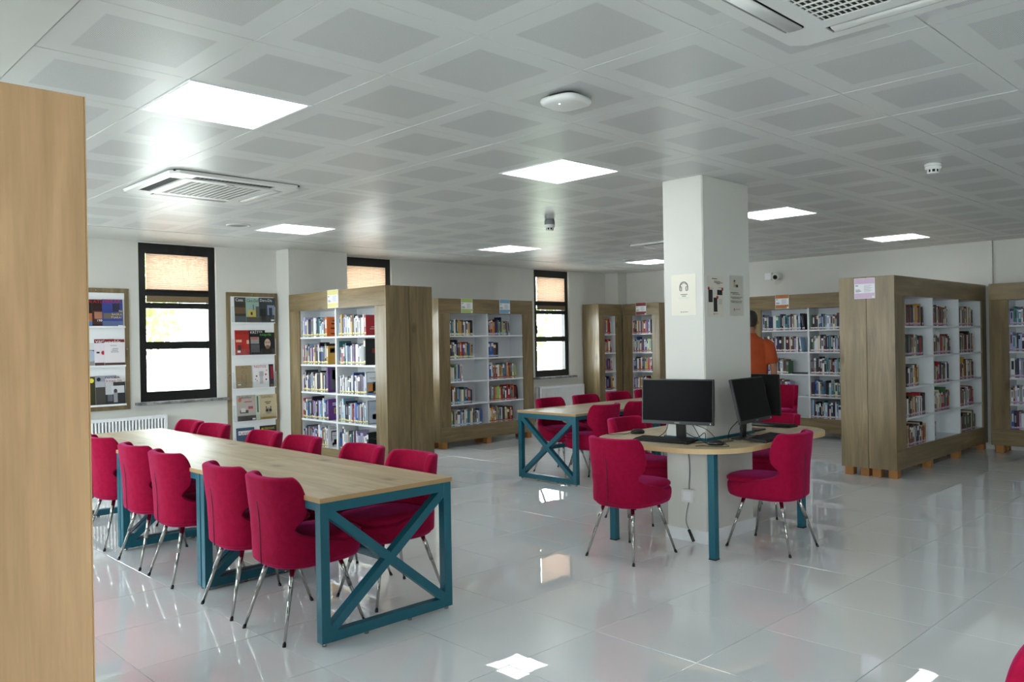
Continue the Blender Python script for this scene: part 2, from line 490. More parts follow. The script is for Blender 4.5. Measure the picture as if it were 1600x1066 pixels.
o = ob('ceiling_tile_field', stuff, ceiling); o['kind'] = 'stuff'

# ------------------------------------------------------------------ windows
def window(n, w, zc=(1.445, 1.53), tr=(2.04, 2.112), handle=False):
    """a frame of width w in local coordinates: x 0..w, y 0 (room side) .. 0.07"""
    root = bpy.data.objects.new('window_%d' % n, None); COL.objects.link(root); root['kind'] = 'structure'
    z0, z1, f = WZ0, WZ1, 0.085
    fr = MB()
    fr.box(0, f, 0, 0.07, z0, z1, FRAME); fr.box(w - f, w, 0, 0.07, z0, z1, FRAME)
    fr.box(f, w - f, 0, 0.07, z0, z0 + 0.108, FRAME); fr.box(f, w - f, 0, 0.07, z1 - 0.115, z1, FRAME)
    ob('window_frame', fr, root)
    ob('mullion', bx(f, w - f, 0.004, 0.066, zc[0], zc[1], m=FRAME), root)
    ob('mullion', bx(f, w - f, 0.004, 0.066, tr[0], tr[1], m=FRAME), root)
    ob('mullion', bx(f, w - f, 0.004, 0.066, 1.90, 1.965, m=FRAME), root)
    for za, zb in ((z0 + 0.108, zc[0]), (zc[1], 1.90), (1.965, tr[0]), (tr[1], z1 - 0.115)):
        ob('pane', bx(f, w - f, 0.03, 0.036, za, zb, m=GLASS), root)
    if handle:
        h = MB(); h.box(0.03, 0.06, -0.02, 0, 1.66, 1.74, BLACK); h.box(0.035, 0.055, -0.045, -0.02, 1.69, 1.71, BLACK); h.box(0.036, 0.054, -0.05, -0.032, 1.58, 1.71, BLACK)
        ob('handle', h, root)
    s = MB().box(-0.06, w + 0.10, -0.11, 0.0, z0 - 0.03, z0 - 0.001, STONE)
    ob('window_sill', s.mesh('window_sill', 0.003, 1), root)
    return root
def pleated(w, z0, z1, pitch=0.021, dep=0.013):
    b = MB(); n = int((z1 - z0) / pitch * 2); vs = []; fs = []
    for i in range(n + 1):
        z = z0 + (z1 - z0) * i / n; y = dep / 2 if i % 2 else -dep / 2
        vs += [(0, y, z), (w, y, z)]
        if i: k = 2 * i; fs.append((k - 2, k - 1, k + 1, k))
    b.add(vs, fs, BLIND)
    return b
for n, (a, c) in enumerate(WIN):
    w = window(n + 1, c - a, handle=(n == 2)); w.location = (a, Y_WIN + 0.035, 0)
    if True:
        lab = ['peach pleated blind in the first window, beside the magazine racks', 'pale pleated blind in the window behind the yellow-card bookcase', 'peach pleated blind in the window beside the corner bookcases', 'pleated blind in the window behind the foreground cabinet', 'pleated blind in the farthest left window, out of the photo'][n]
        t = thing('pleated_blind', lab, 'blind', (a + 0.088, Y_WIN + 0.024, 0), 0, 'pleated window blinds')
        ww = c - a - 0.176
        ob('fabric', pleated(ww, 2.11, 2.505), t)
        b = MB().box(0, ww, -0.008, 0.012, 2.505, 2.52, FRAME); ob('head_rail', b, t)
        b = MB()
        b.box(0.003, ww - 0.003, -0.006, 0.003, 1.9685, 2.0385, BLINDS)
        for k in range(7): b.box(0.002, ww - 0.002, -0.012, 0.006, 1.968 + k * 0.0105, 1.968 + k * 0.0105 + 0.008, BLINDS)
        ob('folded_fabric', b, t)
        ob('bottom_rail', bx(0, ww, -0.011, 0.008, 2.098, 2.11, m=FRAME), t)
        b = MB()
        for u in (0.36, 0.66): b.tube([(ww * u, -0.0095, 2.1), (ww * u, -0.0095, 2.505)], 0.0016, WPLAST, 6)
        ob('cord', b, t)
for n, (a, c) in enumerate(WIN_SIDE):
    w = window(n + 6, c - a); w.location = (X_NEAR - 0.035, a, 0); w.rotation_euler = (0, 0, PI / 2)  # unseen side windows, added and sized for the daylight they let in

# outside: paving and trees beyond the panes
g = struct('ground', bx(-30, 45, -30, 45, -0.9, -0.6, m=PAVE))
LEAFS = {}
def crown_mesh(seed, rx, rz, n=2600, s=0.16):
    rnd = random.Random(seed); vs = []; fs = []
    for i in range(n):
        while True:
            p = Vector((rnd.uniform(-1, 1), rnd.uniform(-1, 1), rnd.uniform(-1, 1)))
            if 0.25 < p.length < 1: break
        p = Vector((p.x * rx, p.y * rx, p.z * rz))
        u = Vector((rnd.gauss(0, 1), rnd.gauss(0, 1), rnd.gauss(0, 1))).normalized(); w = u.orthogonal().normalized()
        a = s * rnd.uniform(0.6, 1.2); o = len(vs)
        vs += [p - u * a, p + w * a * 0.5, p + u * a, p - w * a * 0.5]; fs.append((o, o + 1, o + 2, o + 3))
    b = MB(); b.add(vs, fs, LEAF); return b.mesh('crown')
def tree(x, y, h, rx, rz, label, seed):
    t = thing('garden_tree', label, 'tree', (x, y, -0.6), 0, 'trees outside the windows')
    ob('trunk', MB().tube([(0, 0, 0), (0.05, 0, h * 0.5), (0, 0.05, h)], [0.16, 0.12, 0.05], BARK, 8), t)
    ob('crown', crown_mesh(seed, rx, rz), t, (0, 0, h))
tree(6.1, 19.5, 3.4, 1.9, 1.9, 'pale green tree at the upper left of the first window', 1)
tree(9.6, 17.5, 1.3, 0.8, 0.8, 'small bush at the lower right of the first window', 2)
tree(20.2, 21.5, 2.6, 2.3, 1.9, 'pale green tree seen through the window beside the corner bookcases', 3)
t = thing('clipped_hedge', 'low green hedge at the foot of the window beside the corner bookcases', 'hedge', (16.6, 16.0, -0.6))
ob('foliage', crown_mesh(9, 1.6, 0.6, 1500, 0.12), t, (0, 0, 0.75))
ob('stem', MB().tube([(0, 0, 0), (0, 0, 0.7)], 0.05, BARK, 8), t)

# ------------------------------------------------------------------ ceiling fittings
def light_proto():
    t = thing('ceiling_light', '', 'ceiling light', (0, 0, 0), 0, 'square ceiling lights')
    b = MB(); e = 0.298; f = 0.284
    b.box(-e, e, -e, -f, -0.004, 0.015, WENAM); b.box(-e, e, f, e, -0.004, 0.015, WENAM); b.box(-e, -f, -f, f, -0.004, 0.015, WENAM); b.box(f, e, -f, f, -0.004, 0.015, WENAM)
    ob('light_frame', b, t)
    ob('diffuser', bx(-f, f, -f, f, 0.0, 0.012, m=PANEL), t)
    return t
LL = {(0, 0): 'large square ceiling light at upper left, nearest the camera', (4, 0): 'square ceiling light in the middle of the ceiling, left of the column',
      (4, 6): 'square ceiling light behind the cassette unit, near the first window', (9, 6): 'small far square ceiling light in front of the window by the corner bookcases',
      (9, 0): 'square ceiling light just right of the column top', (14, 0): 'square ceiling light above the lilac-card bookcase', (14, 6): 'farthest square ceiling light, left of the column top',
      (0, 6): 'square ceiling light hidden above the big left cabinet'}
lp = light_proto(); first = True
for (i, j) in LIGHTS:
    lab = LL.get((i, j), 'square ceiling light in the row behind the camera, above the %s' % {0: 'near wall side', 4: 'left aisle', 9: 'right aisle', 14: 'right wall'}[i])
    if i == 14 and j == -6: continue
    loc = (GX + i * T + 0.3, GY + j * T + 0.3, H_CEIL)
    if first: lp.location = loc; lp['label'] = lab; first = False
    else: dup(lp, lab, loc)
# the cell left over at (14,-6)
ob('ceiling_tile', ctile, ceiling, (GX + 14 * T + 0.3, GY - 6 * T + 0.3, H_CEIL))

def ac_proto():
    t = thing('cassette_air_conditioner', '', 'air conditioner', (0, 0, 0), 0, 'ceiling cassette air conditioners')
    zt, zb = -0.006, -0.026; e, i_, g_ = 0.475, 0.335, 0.262
    pan = MB()
    def frame(eo, ei, z0, z1, ch=0.0):
        # ring between squares eo and ei, with clipped corners
        o_ = [(eo - ch, -eo), (eo, -eo + ch), (eo, eo - ch), (eo - ch, eo), (-eo + ch, eo), (-eo, eo - ch), (-eo, -eo + ch), (-eo + ch, -eo)]
        c2 = ch * 0.6 if ch else 0.0
        n_ = [(ei - c2, -ei), (ei, -ei + c2), (ei, ei - c2), (ei - c2, ei), (-ei + c2, ei), (-ei, ei - c2), (-ei, -ei + c2), (-ei + c2, -ei)]
        vs = [(x * 0.985, y * 0.985, z0) for x, y in o_] + [(x, y, z0) for x, y in n_] + [(x, y, z1) for x, y in o_] + [(x, y, z1) for x, y in n_]
        fs = []
        for k in range(8):
            q = (k + 1) % 8
            fs += [(k, 8 + k, 8 + q, q), (16 + k, 16 + q, 24 + q, 24 + k), (k, q, 16 + q, 16 + k), (8 + k, 24 + k, 24 + q, 8 + q)]
        pan.add(vs, fs, WPLAST)
    frame(e, 0.415, zb, zt, 0.05)
    frame(i_, g_, zb - 0.004, zt, 0.0)
    # corner fillers between the four outlet slots
    for sx in (-1, 1):
        for sy in (-1, 1):
            x0, x1 = sorted((sx * 0.29, sx * 0.42)); y0, y1 = sorted((sy * 0.29, sy * 0.42))
            pan.box(x0, x1, y0, y1, zb, zt, WPLAST)
    ob('panel', pan, t)
    ob('gap_shade', bx(-0.455, 0.455, -0.455, 0.455, -0.012, 0.0, m=SHADOWGAP), t)  # dark slab paints the shadow line above the panel
    sm = bx(-0.285, 0.285, 0.345, 0.405, -0.024, -0.012, m=SHADOWGAP)  # solid near-black block, painted as the shaded outlet opening
    vm = MB()
    for k in range(20): vm.box(-0.275 + k * 0.029, -0.272 + k * 0.029, 0.347, 0.403, -0.0255, -0.024, GREYP)
    vm = vm.mesh('outlet_vanes')
    fl = MB().rings([[(x, 0.375 + 0.031 * math.cos(a), -0.026 + 0.007 * math.sin(a)) for a in [2 * PI * k / 12 for k in range(12)]] for x in (-0.272, 0.272)], WPLAST).mesh('outlet_flap')
    for k in range(4):
        sl_ = ob('outlet_shade', sm, t, None, (0, 0, k * PI / 2))
        if k in (0, 3): ob('outlet_flap', fl, t, None, (0, 0, k * PI / 2))
        else:
            o = ob('outlet_vanes', vm, sl_)
    ob('grille_shade', bx(-g_, g_, -g_, g_, -0.026, -0.012, m=SHADOWGAP), t)  # near-black sheet paints the unlit hollow behind the slats
    sl = MB().box(-g_, g_, -0.0022, 0.0022, -0.0285, -0.0255, WPLAST).mesh('grille_slat')
    n = 26
    for k in range(n):
        ob('grille_slat', sl, t, (0, -g_ + (k + 0.5) * 2 * g_ / n, 0))
    for k in (-1.65, -1.32, -0.99, -0.66, -0.33, 0, 0.33, 0.66, 0.99, 1.32, 1.65):
        ob('grille_rib', bx(k * 0.131 - 0.003, k * 0.131 + 0.003, -g_, g_, -0.0305, -0.0255, m=WPLAST), t)
    ob('display_window', bx(-0.03, 0.03, -0.312, -0.296, zb - 0.0055, zb - 0.004, m=GREYP), t)
    return t
ap = ac_proto()
ap.location = (AC[0][0], AC[0][1], H_CEIL); ap['label'] = 'white ceiling cassette air conditioner at left, above the long table'
dup(ap, 'white ceiling cassette air conditioner at upper right, cut by the top edge of the photo', (AC[1][0], AC[1][1], H_CEIL))
dup(ap, 'far ceiling cassette air conditioner half hidden by the column', (AC[2][0], AC[2][1], H_CEIL))

def detector(label, x, y, deep):
    t = thing('smoke_detector', label, 'smoke detector', (x, y, H_CEIL), 0, 'smoke detectors on the ceiling')
    if deep:
        ob('base', MB().lathe([(0.030, 0), (0.046, -0.004), (0.050, -0.02), (0.050, -0.05), (0.048, -0.052)], GREYP), t)
        ob('housing', MB().lathe([(0.050, -0.052), (0.050, -0.075), (0.044, -0.082), (0.044, -0.083)], WPLAST), t)
        z = -0.083
    else:
        ob('base', MB().lathe([(0.056, 0), (0.056, -0.014), (0.052, -0.016)], WPLAST), t)
        ob('housing', MB().lathe([(0.052, -0.016), (0.054, -0.03), (0.046, -0.04), (0.044, -0.041)], WPLAST), t)
        z = -0.041
    ob('sensor_cage', MB().lathe([(0.034, z), (0.034, z - 0.016), (0.02, z - 0.017)], SHADOWGAP), t)
    b = MB()
    for k in range(8):
        a = 2 * PI * k / 8; b.box(0.032, 0.038, -0.005, 0.005, z - 0.018, z, WPLAST, Matrix.Rotation(a, 4, 'Z'))
    b.lathe([(0.038, z - 0.018), (0.036, z - 0.024), (0.01, z - 0.026)], WPLAST)
    ob('sensor_cap', b, t)
detector('grey deep smoke detector hanging from the ceiling left of the column', 5.735, 5.352, True)
detector('white flat smoke detector on the ceiling right of the column', 5.958, 1.972, False)
def speaker(label, x, y):
    t = thing('ceiling_speaker', label, 'speaker', (x, y, H_CEIL), 0, 'round ceiling speakers')
    ob('rim', MB().lathe([(0.112, 0.0), (0.112, -0.006), (0.10, -0.009), (0.098, -0.004)], WPLAST, 32), t)
    ob('mesh_grille', MB().lathe([(0.098, -0.002), (0.07, -0.008), (0.03, -0.010), (0.005, -0.010)], GREYP, 32), t)
speaker('round ceiling speaker behind the left cassette air conditioner', 3.60, 7.46)
speaker('round ceiling speaker near the farthest light, left of the column', 9.62, 7.37)
t = thing('wireless_access_point', 'white rounded square access point with blue light on the ceiling', 'access point', (2.897, 2.584, H_CEIL), R(8))
def squircle(r, z, n=40, p=3.4):
    out = []
    for k in range(n):
        a = 2 * PI * k / n; c, s = math.cos(a), math.sin(a)
        out.append((r * abs(c) ** (2 / p) * (1 if c > 0 else -1), r * abs(s) ** (2 / p) * (1 if s > 0 else -1), z))
    return out
ob('mount', MB().rings([squircle(0.07, 0), squircle(0.07, -0.018)], SHADOWGAP), t)
ob('shell', MB().rings([squircle(0.094, -0.016), squircle(0.104, -0.020), squircle(0.107, -0.03), squircle(0.103, -0.040), squircle(0.085, -0.047), squircle(0.05, -0.05), squircle(0.01, -0.051)], WPLAST), t)
ob('status_light', MB().lathe([(0.004, -0.0485), (0.003, -0.052), (0.0005, -0.0525)], LED, 10, -0.055, 0.0), t)

# ------------------------------------------------------------------ bookcases
def bookcase(label, origin, rz, L, D, sl, sr, nb, group='oak library bookcases', z_sh=(0.60, 0.918, 1.238, 1.556), feet=3, toe=None):
    """front along local +x, front face at local y=0, body behind it; oak frame, white carcass"""
    t = thing('bookcase', label, 'bookcase', origin, rz, group)
    Z0, Z1, ZB, ZT = 0.09, 2.07, 0.29, 1.866
    p = 0.02
    sp = MB().box(0, p, 0, D, Z0, Z1, OAKZ).mesh('side_panel', 0.0015, 1)
    ob('side_panel', sp, t); ob('side_panel', sp, t, (L - p, 0, 0))
    ob('header_panel', MB().box(p, L - p, 0.0, 0.022, ZT, Z1 - 0.0005, OAKX).mesh('header_panel', 0.0012, 1), t)
    ob('base_panel', MB().box(p, L - p, 0.0, 0.022, Z0 + 0.0005, ZB, OAKX).mesh('base_panel', 0.0012, 1), t)
    ob('stile', MB().box(p, sl, 0.001, 0.022, ZB + 0.001, ZT - 0.001, OAKZ).mesh('stile', 0.0012, 1), t)
    ob('stile', MB().box(L - sr, L - p, 0.001, 0.022, ZB + 0.001, ZT - 0.001, OAKZ).mesh('stile', 0.0012, 1), t)
    ob('top_panel', bx(p, L - p, 0.022, D, Z1 - 0.02, Z1 - 0.001, m=OAKX), t)
    ob('back_panel', bx(p, L - p, D - 0.012, D, Z0, Z1 - 0.02, m=WHITE), t)
    ob('carcass_side', bx(sl - 0.018, sl, 0.022, D - 0.012, ZB - 0.02, ZT + 0.02, m=WHITE), t)
    ob('carcass_side', bx(L - sr, L - sr + 0.018, 0.022, D - 0.012, ZB - 0.02, ZT + 0.02, m=WHITE), t)
    ob('carcass_top', bx(sl, L - sr, 0.022, D - 0.012, ZT, ZT + 0.018, m=WHITE), t)
    ob('bottom_board', bx(sl, L - sr, 0.022, D - 0.012, ZB - 0.018, ZB, m=WHITE), t)
    dw = 0.026; bw = (L - sl - sr - dw * (nb - 1)) / nb
    bays = []
    for k in range(nb):
        x0 = sl + k * (bw + dw); bays.append((x0, x0 + bw))
        if k: ob('divider', bx(x0 - dw, x0, 0.012, D - 0.012, ZB, ZT, m=WHITE), t)
        for z in z_sh: ob('shelf_board', bx(x0, x0 + bw, 0.014, D - 0.012, z - 0.02, z, m=WHITE), t)
    fm = MB().box(-0.045, 0.045, -0.045, 0.045, 0, 0.09, FOOTW).mesh('foot', 0.004, 1)
    for k in range(feet):
        x = 0.09 + (L - 0.18) * k / (feet - 1)
        ob('foot', fm, t, (x, 0.06, 0)); ob('foot', fm, t, (x, D - 0.06, 0))
    M = Matrix.Translation(origin) @ Matrix.Rotation(rz, 4, 'Z')
    return t, M, bays, [0.29] + list(z_sh)
S2 = bookcase('tall oak bookcase with yellow card, end-on beside the long table', (4.925, 8.915, 0), -PI / 2, 1.99, 0.30, 0.235, 0.205, 2)
bookcase('oak bookcase backing onto the yellow-card bookcase, only its end panel in view', (5.534, 6.925, 0), PI / 2, 1.99, 0.30, 0.205, 0.235, 2)
S3 = bookcase('oak bookcase with green and blue cards beside the window', (7.02, 8.65, 0), 0, 1.835, 0.30, 0.20, 0.21, 2)
S4 = bookcase('narrow oak corner bookcase without a card, left of the red-card bookcase', (10.64, 8.835, 0), 0, 0.625, 0.36, 0.15, 0.165, 1, feet=2)
S5 = bookcase('narrow oak corner bookcase with a dark red card', (11.245, 8.80, 0), -PI / 2, 0.765, 0.29, 0.19, 0.15, 1, feet=2)
S6 = bookcase('oak bookcase with orange card behind the person in orange', (11.165, 6.34, 0), -PI / 2, 1.86, 0.33, 0.205, 0.2, 2)
SR = bookcase('wide three-bay oak bookcase with lilac card on its end', (8.50, 3.20, 0), 0, 2.96, 0.282, 0.268, 0.15, 3, feet=4)
bookcase('oak bookcase backing onto the three-bay lilac-card bookcase', (11.46, 3.768, 0), PI, 2.96, 0.282, 0.15, 0.268, 3, feet=4)
S7 = bookcase('oak bookcase at the right edge of the photo', (11.20, 3.095, 0), -PI / 2, 1.86, 0.33, 0.21, 0.2, 2)
# big foreground cabinet end
def near_case():
    t, M, bays, zs = bookcase('oak bookcase end panel filling the left edge, nearest the camera', (0.625, 2.08, 0), PI / 2, 1.86, 0.31, 0.2, 0.2, 2)
    for c in t.children:
        if c.name.startswith('side_panel'):
            c.data = c.data.copy(); c.data.materials.clear(); c.data.materials.append(OAKC)
    ob('edge_strip', bx(-0.0015, 0.021, -0.002, 0.0, 0.09, 2.07, m=OAKE), t)
near_case()
bookcase('oak bookcase backing onto the foreground bookcase at far left', (-0.0, 3.94, 0), -PI / 2, 1.86, 0.31, 0.2, 0.2, 2)

# books ------------------------------------------------------------
COLS = {'white': (224, 226, 228), 'cream': (222, 212, 188), 'pale blue': (150, 186, 214), 'blue': (52, 92, 160), 'navy': (30, 40, 78), 'black': (22, 22, 26), 'charcoal': (58, 60, 66),
        'grey': (140, 144, 150), 'red': (168, 30, 38), 'maroon': (96, 24, 34), 'orange': (206, 104, 40), 'ochre': (190, 146, 60), 'yellow': (216, 198, 90), 'green': (62, 104, 70), 'teal': (60, 122, 128),
        'purple': (92, 44, 118), 'lavender': (176, 168, 208), 'pink': (200, 128, 146), 'brown': (104, 74, 52), 'beige': (188, 172, 146), 'lime': (150, 178, 84)}
PAL = {'a': ['white'] * 6 + ['navy', 'charcoal', 'maroon'] + ['lavender', 'lavender', 'pale blue', 'pale blue', 'blue', 'navy', 'navy', 'grey', 'grey', 'grey', 'red', 'cream', 'teal', 'charcoal', 'charcoal', 'purple', 'black', 'ochre'],
       'b': ['white', 'white', 'cream', 'beige', 'navy', 'blue', 'black', 'charcoal', 'red', 'maroon', 'orange', 'ochre', 'green', 'teal', 'lime', 'grey', 'brown'],
       'c': ['cream', 'beige', 'brown', 'maroon', 'charcoal', 'black', 'black', 'grey', 'red', 'navy', 'white', 'ochre', 'green', 'brown', 'beige'],
       'd': ['black', 'charcoal', 'navy', 'white', 'white', 'blue', 'pale blue', 'grey', 'cream', 'brown', 'teal', 'maroon', 'lavender', 'green', 'black'],
       'e': ['white', 'white', 'red', 'red', 'maroon', 'navy', 'green', 'lime', 'cream', 'cream', 'charcoal', 'ochre', 'pink', 'purple', 'blue']}
BM = {k: mat('cover_' + k.replace(' ', '_'), srgb(*v), 0.42) for k, v in COLS.items()}
PAGES = mat('book_pages', srgb(226, 218, 198), 0.8)
def book_mesh(colour, alt, style):
    b = MB(); m = BM[colour]
    # unit book: x thickness, y depth (spine at y=0), z height
    b.box(0, 0.09, 0, 1, 0, 1, m); b.box(0.91, 1, 0, 1, 0, 1, m); b.box(0.09, 0.91, 0, 0.03, 0, 1, m)
    b.box(0.09, 0.91, 0.03, 0.97, 0.015, 0.985, PAGES)
    a = BM[alt]
    if style == 0: b.box(0.2, 0.8, -0.004, 0, 0.42, 0.86, a)
    elif style == 1: b.box(0.0, 1.0, -0.004, 0, 0.70, 0.92, a)
    elif style == 2: b.box(0.34, 0.66, -0.004, 0, 0.30, 0.90, a)
    elif style == 3:
        b.box(0.0, 1.0, -0.004, 0, 0.86, 1.0, a); b.box(0.3, 0.7, -0.004, 0, 0.4, 0.78, a)
    return b.mesh('book')
BMESH = {}
def get_book(c, rnd):
    alt = rnd.choice(['white', 'black', 'cream', 'white', 'navy', 'grey', 'grey', 'charcoal', 'maroon']); st = rnd.randrange(5)
    k = (c, alt, st)
    if k not in BMESH: BMESH[k] = book_mesh(c, alt, st)
    return BMESH[k], k
STICK = {}
def sticker_mesh(k):
    if k not in STICK:
        m1, m2 = k
        b = MB(); b.box(0.04, 0.96, -0.008, -0.0005, 0.05, 0.165, m1); b.box(0.04, 0.96, -0.010, -0.008, 0.065, 0.09, m2)
        STICK[k] = b.mesh('spine_label')
    return STICK[k]
ST_Y = (flat(226, 214, 150), flat(60, 58, 50)); ST_L = (flat(206, 176, 204), flat(120, 80, 110)); ST_G = (flat(196, 214, 160), flat(235, 238, 235)); ST_B = (flat(150, 186, 214), flat(235, 238, 240)); ST_R = (flat(150, 46, 56), flat(238, 236, 234)); ST_P = (flat(232, 226, 228), flat(170, 70, 76))
ORD = ['first', 'second', 'third', 'fourth', 'fifth', 'sixth', 'seventh', 'eighth', 'ninth', 'tenth', 'eleventh', 'twelfth', 'thirteenth', 'fourteenth', 'fifteenth', 'sixteenth', 'seventeenth', 'eighteenth', 'nineteenth', 'twentieth', 'twenty-first', 'twenty-second', 'twenty-third', 'twenty-fourth', 'twenty-fifth', 'twenty-sixth', 'twenty-seventh', 'twenty-eighth', 'twenty-ninth', 'thirtieth', 'thirty-first', 'thirty-second', 'thirty-third', 'thirty-fourth', 'thirty-fifth', 'thirty-sixth', 'thirty-seventh', 'thirty-eighth', 'thirty-ninth', 'fortieth']
SHN = ['bottom shelf', 'fourth shelf', 'third shelf', 'second shelf', 'top shelf']
BOOKS = []
def fill(case, name, bay, shelf, frac, pal, stick, lean=0, seed=0, first=None, thick=(0.012, 0.034), start=0.006, last=None, D=0.30):
    t, M, bays, zs = case
    rnd = random.Random(hash((name, bay, shelf, seed)) if False else (len(name) * 131 + bay * 17 + shelf * 7 + seed * 1009))
    x0, x1 = bays[bay]; z = zs[shelf]; lim = x0 + (x1 - x0) * frac
    x = x0 + start; k = 0; base_h = rnd.uniform(0.195, 0.21)
    items = []
    while True:
        th = rnd.uniform(*thick)
        if rnd.random() < 0.12: th *= 1.5
        if x + th > lim: break
        h = base_h + rnd.uniform(-0.02, 0.03)
        if rnd.random() < 0.08: h += 0.03
        d = min(rnd.uniform(0.13, 0.165), D - 0.08)
        c = rnd.choice(PAL[pal])
        items.append([x, th, h, d, c, 0.0]); x += th + 0.0006
    if last:
        th, h, d, c = last
        while items and x + th > x1 - 0.004:
            q = items.pop(); x = q[0]
        items.append([x, th, h, d, c, 0.0]); x += th
    # the last few lean back to the left
    if lean:
        ang = R(7.0); xx = items[-lean][0]
        room = x1 - 0.012
        for q in items[-lean:]:
            q[5] = ang
            q[0] = xx + q[2] * math.sin(ang) * (1.0 if q is items[-lean] else 0.0)
            xx = q[0] + q[1] / math.cos(ang) + 0.001
        while items and items[-1][5] and items[-1][0] + items[-1][1] > room: items.pop()
    bayname = {1: '', 2: ['left bay', 'right bay'], 3: ['left bay', 'middle bay', 'right bay']}[len(bays)]
    for n, (bx_, th, h, d, c, ang) in enumerate(items):
        y = 0.032 + rnd.uniform(0, 0.008)
        W = M @ Matrix.Translation((bx_, y, z + 0.0005)) @ (Matrix.Rotation(-ang, 4, 'Y') if ang else Matrix.Identity(4)) @ Matrix.Diagonal((th, d, h, 1))
        me, key = get_book(c, rnd)
        size = 'thin' if th < 0.018 else ('thick' if th > 0.036 else '')
        where = (SHN[shelf] + ', ' + (bayname[bay] + ' of ' if bayname else '') + name)
        lab = ('%s %s book, %s from left, %s' % (size, c, ORD[n], where)).strip()
        ctr = W @ Vector((0.5, 0, 0.5)); q = persp(*ctr)
        area = 0
        if q and abs(q[0]) < 800 and abs(q[1]) < 533: area = 0.023 * h / q[2] ** 2
        BOOKS.append(dict(W=W, me=me, c=c, lab=lab, area=area, stick=stick, grp='books on the ' + name, last=(n == len(items) - 1), case=name, bay=bay, shelf=shelf))
        if th > 0.014 or True: pass
Y_, G_, R_, O_, L_ = 'yellow-card bookcase', 'green-and-blue-card bookcase', 'red-card bookcase', 'orange-card bookcase', 'lilac-card bookcase'
last2 = {(0, 4): (0.04, 0.225, 0.17, 'orange'), (1, 4): (0.03, 0.222, 0.17, 'red'), (0, 3): (0.035, 0.21, 0.17, 'ochre'), (1, 3): (0.03, 0.285, 0.2, 'black'), (0, 2): (0.03, 0.285, 0.2, 'purple'),
         (1, 2): (0.03, 0.245, 0.18, 'grey'), (0, 1): (0.035, 0.24, 0.18, 'purple'), (1, 1): (0.03, 0.255, 0.18, 'grey'), (0, 0): (0.025, 0.25, 0.18, 'white'), (1, 0): (0.03, 0.22, 0.17, 'black')}
for bay in (0, 1):
    for sh in range(5):
        fill(S2, Y_, bay, sh, 0.70, 'a', ST_Y, seed=2, last=last2[(bay, sh)], thick=(0.014, 0.034))
f3 = {0: [0.86, 0.60, 0.36, 0.64, 0.66], 1: [0.74, 0.86, 0.80, 0.32, 0.64]}
for bay in (0, 1):
    for sh in range(5):
        st = ([ST_B, ST_B, ST_B, ST_G, ST_G] if bay == 0 else [ST_R, ST_R, ST_R, ST_B, ST_B])[sh]
        fill(S3, G_, bay, sh, f3[bay][sh], 'b', st, seed=3, lean=(1 if (bay, sh) in ((0, 2), (1, 2), (1, 1), (1, 4)) else 0))
fR = {0: [0.80, 0.76, 0.62, 0.74, 0.74], 1: [0.15, 0.72, 0.66, 0.76, 0.66], 2: [0.78, 0.68, 0.72, 0.72, 0.70]}
for bay in (0, 1, 2):
    for sh in range(5):
        fill(SR, L_, bay, sh, fR[bay][sh], 'c', ST_L, seed=4, lean=(2 if (bay, sh) in ((0, 4),) else 0), thick=(0.016, 0.042), D=0.28)
for sh in range(5):
    fill(S4, 'cardless corner bookcase', 0, sh, [0.8, 0.95, 0.85, 0.8, 0.72][sh], 'e', ST_R, seed=5, lean=(3 if sh == 1 else (1 if sh == 3 else 0)), D=0.34)
    fill(S5, R_, 0, sh, [0.9, 0.95, 0.95, 0.96, 0.96][sh], 'e', ST_R, seed=6, lean=(1 if sh == 4 else 0), D=0.28)
f6 = {0: [0.25, 0.62, 0.60, 0.85, 0.92], 1: [0.9, 0.9, 0.95, 0.95, 0.8]}
for bay in (0, 1):
    for sh in range(5):
        fill(S6, O_, bay, sh, f6[bay][sh], 'd', ST_P, seed=7, lean=(2 if (bay, sh) in ((0, 4), (0, 3)) else 0), D=0.32)
        fill(S7, 'bookcase at the right edge', bay, sh, [0.8, 0.7, 0.75, 0.8, 0.7][sh], 'd', ST_L, seed=8, D=0.32)
BOOKS.sort(key=lambda q: -q['area'])
PLATE = {}
def plates(parent, rects, texts=(), axis='x'):
    """flat print on the +x face of a unit book: rects (y0,y1,z0,z1,mat)"""
    for y0, y1, z0, z1, m in rects:
        ob('cover_print', bx(1.0, 1.02, y0, y1, z0, z1, m=m), parent)
rest = MB()
NB = 0
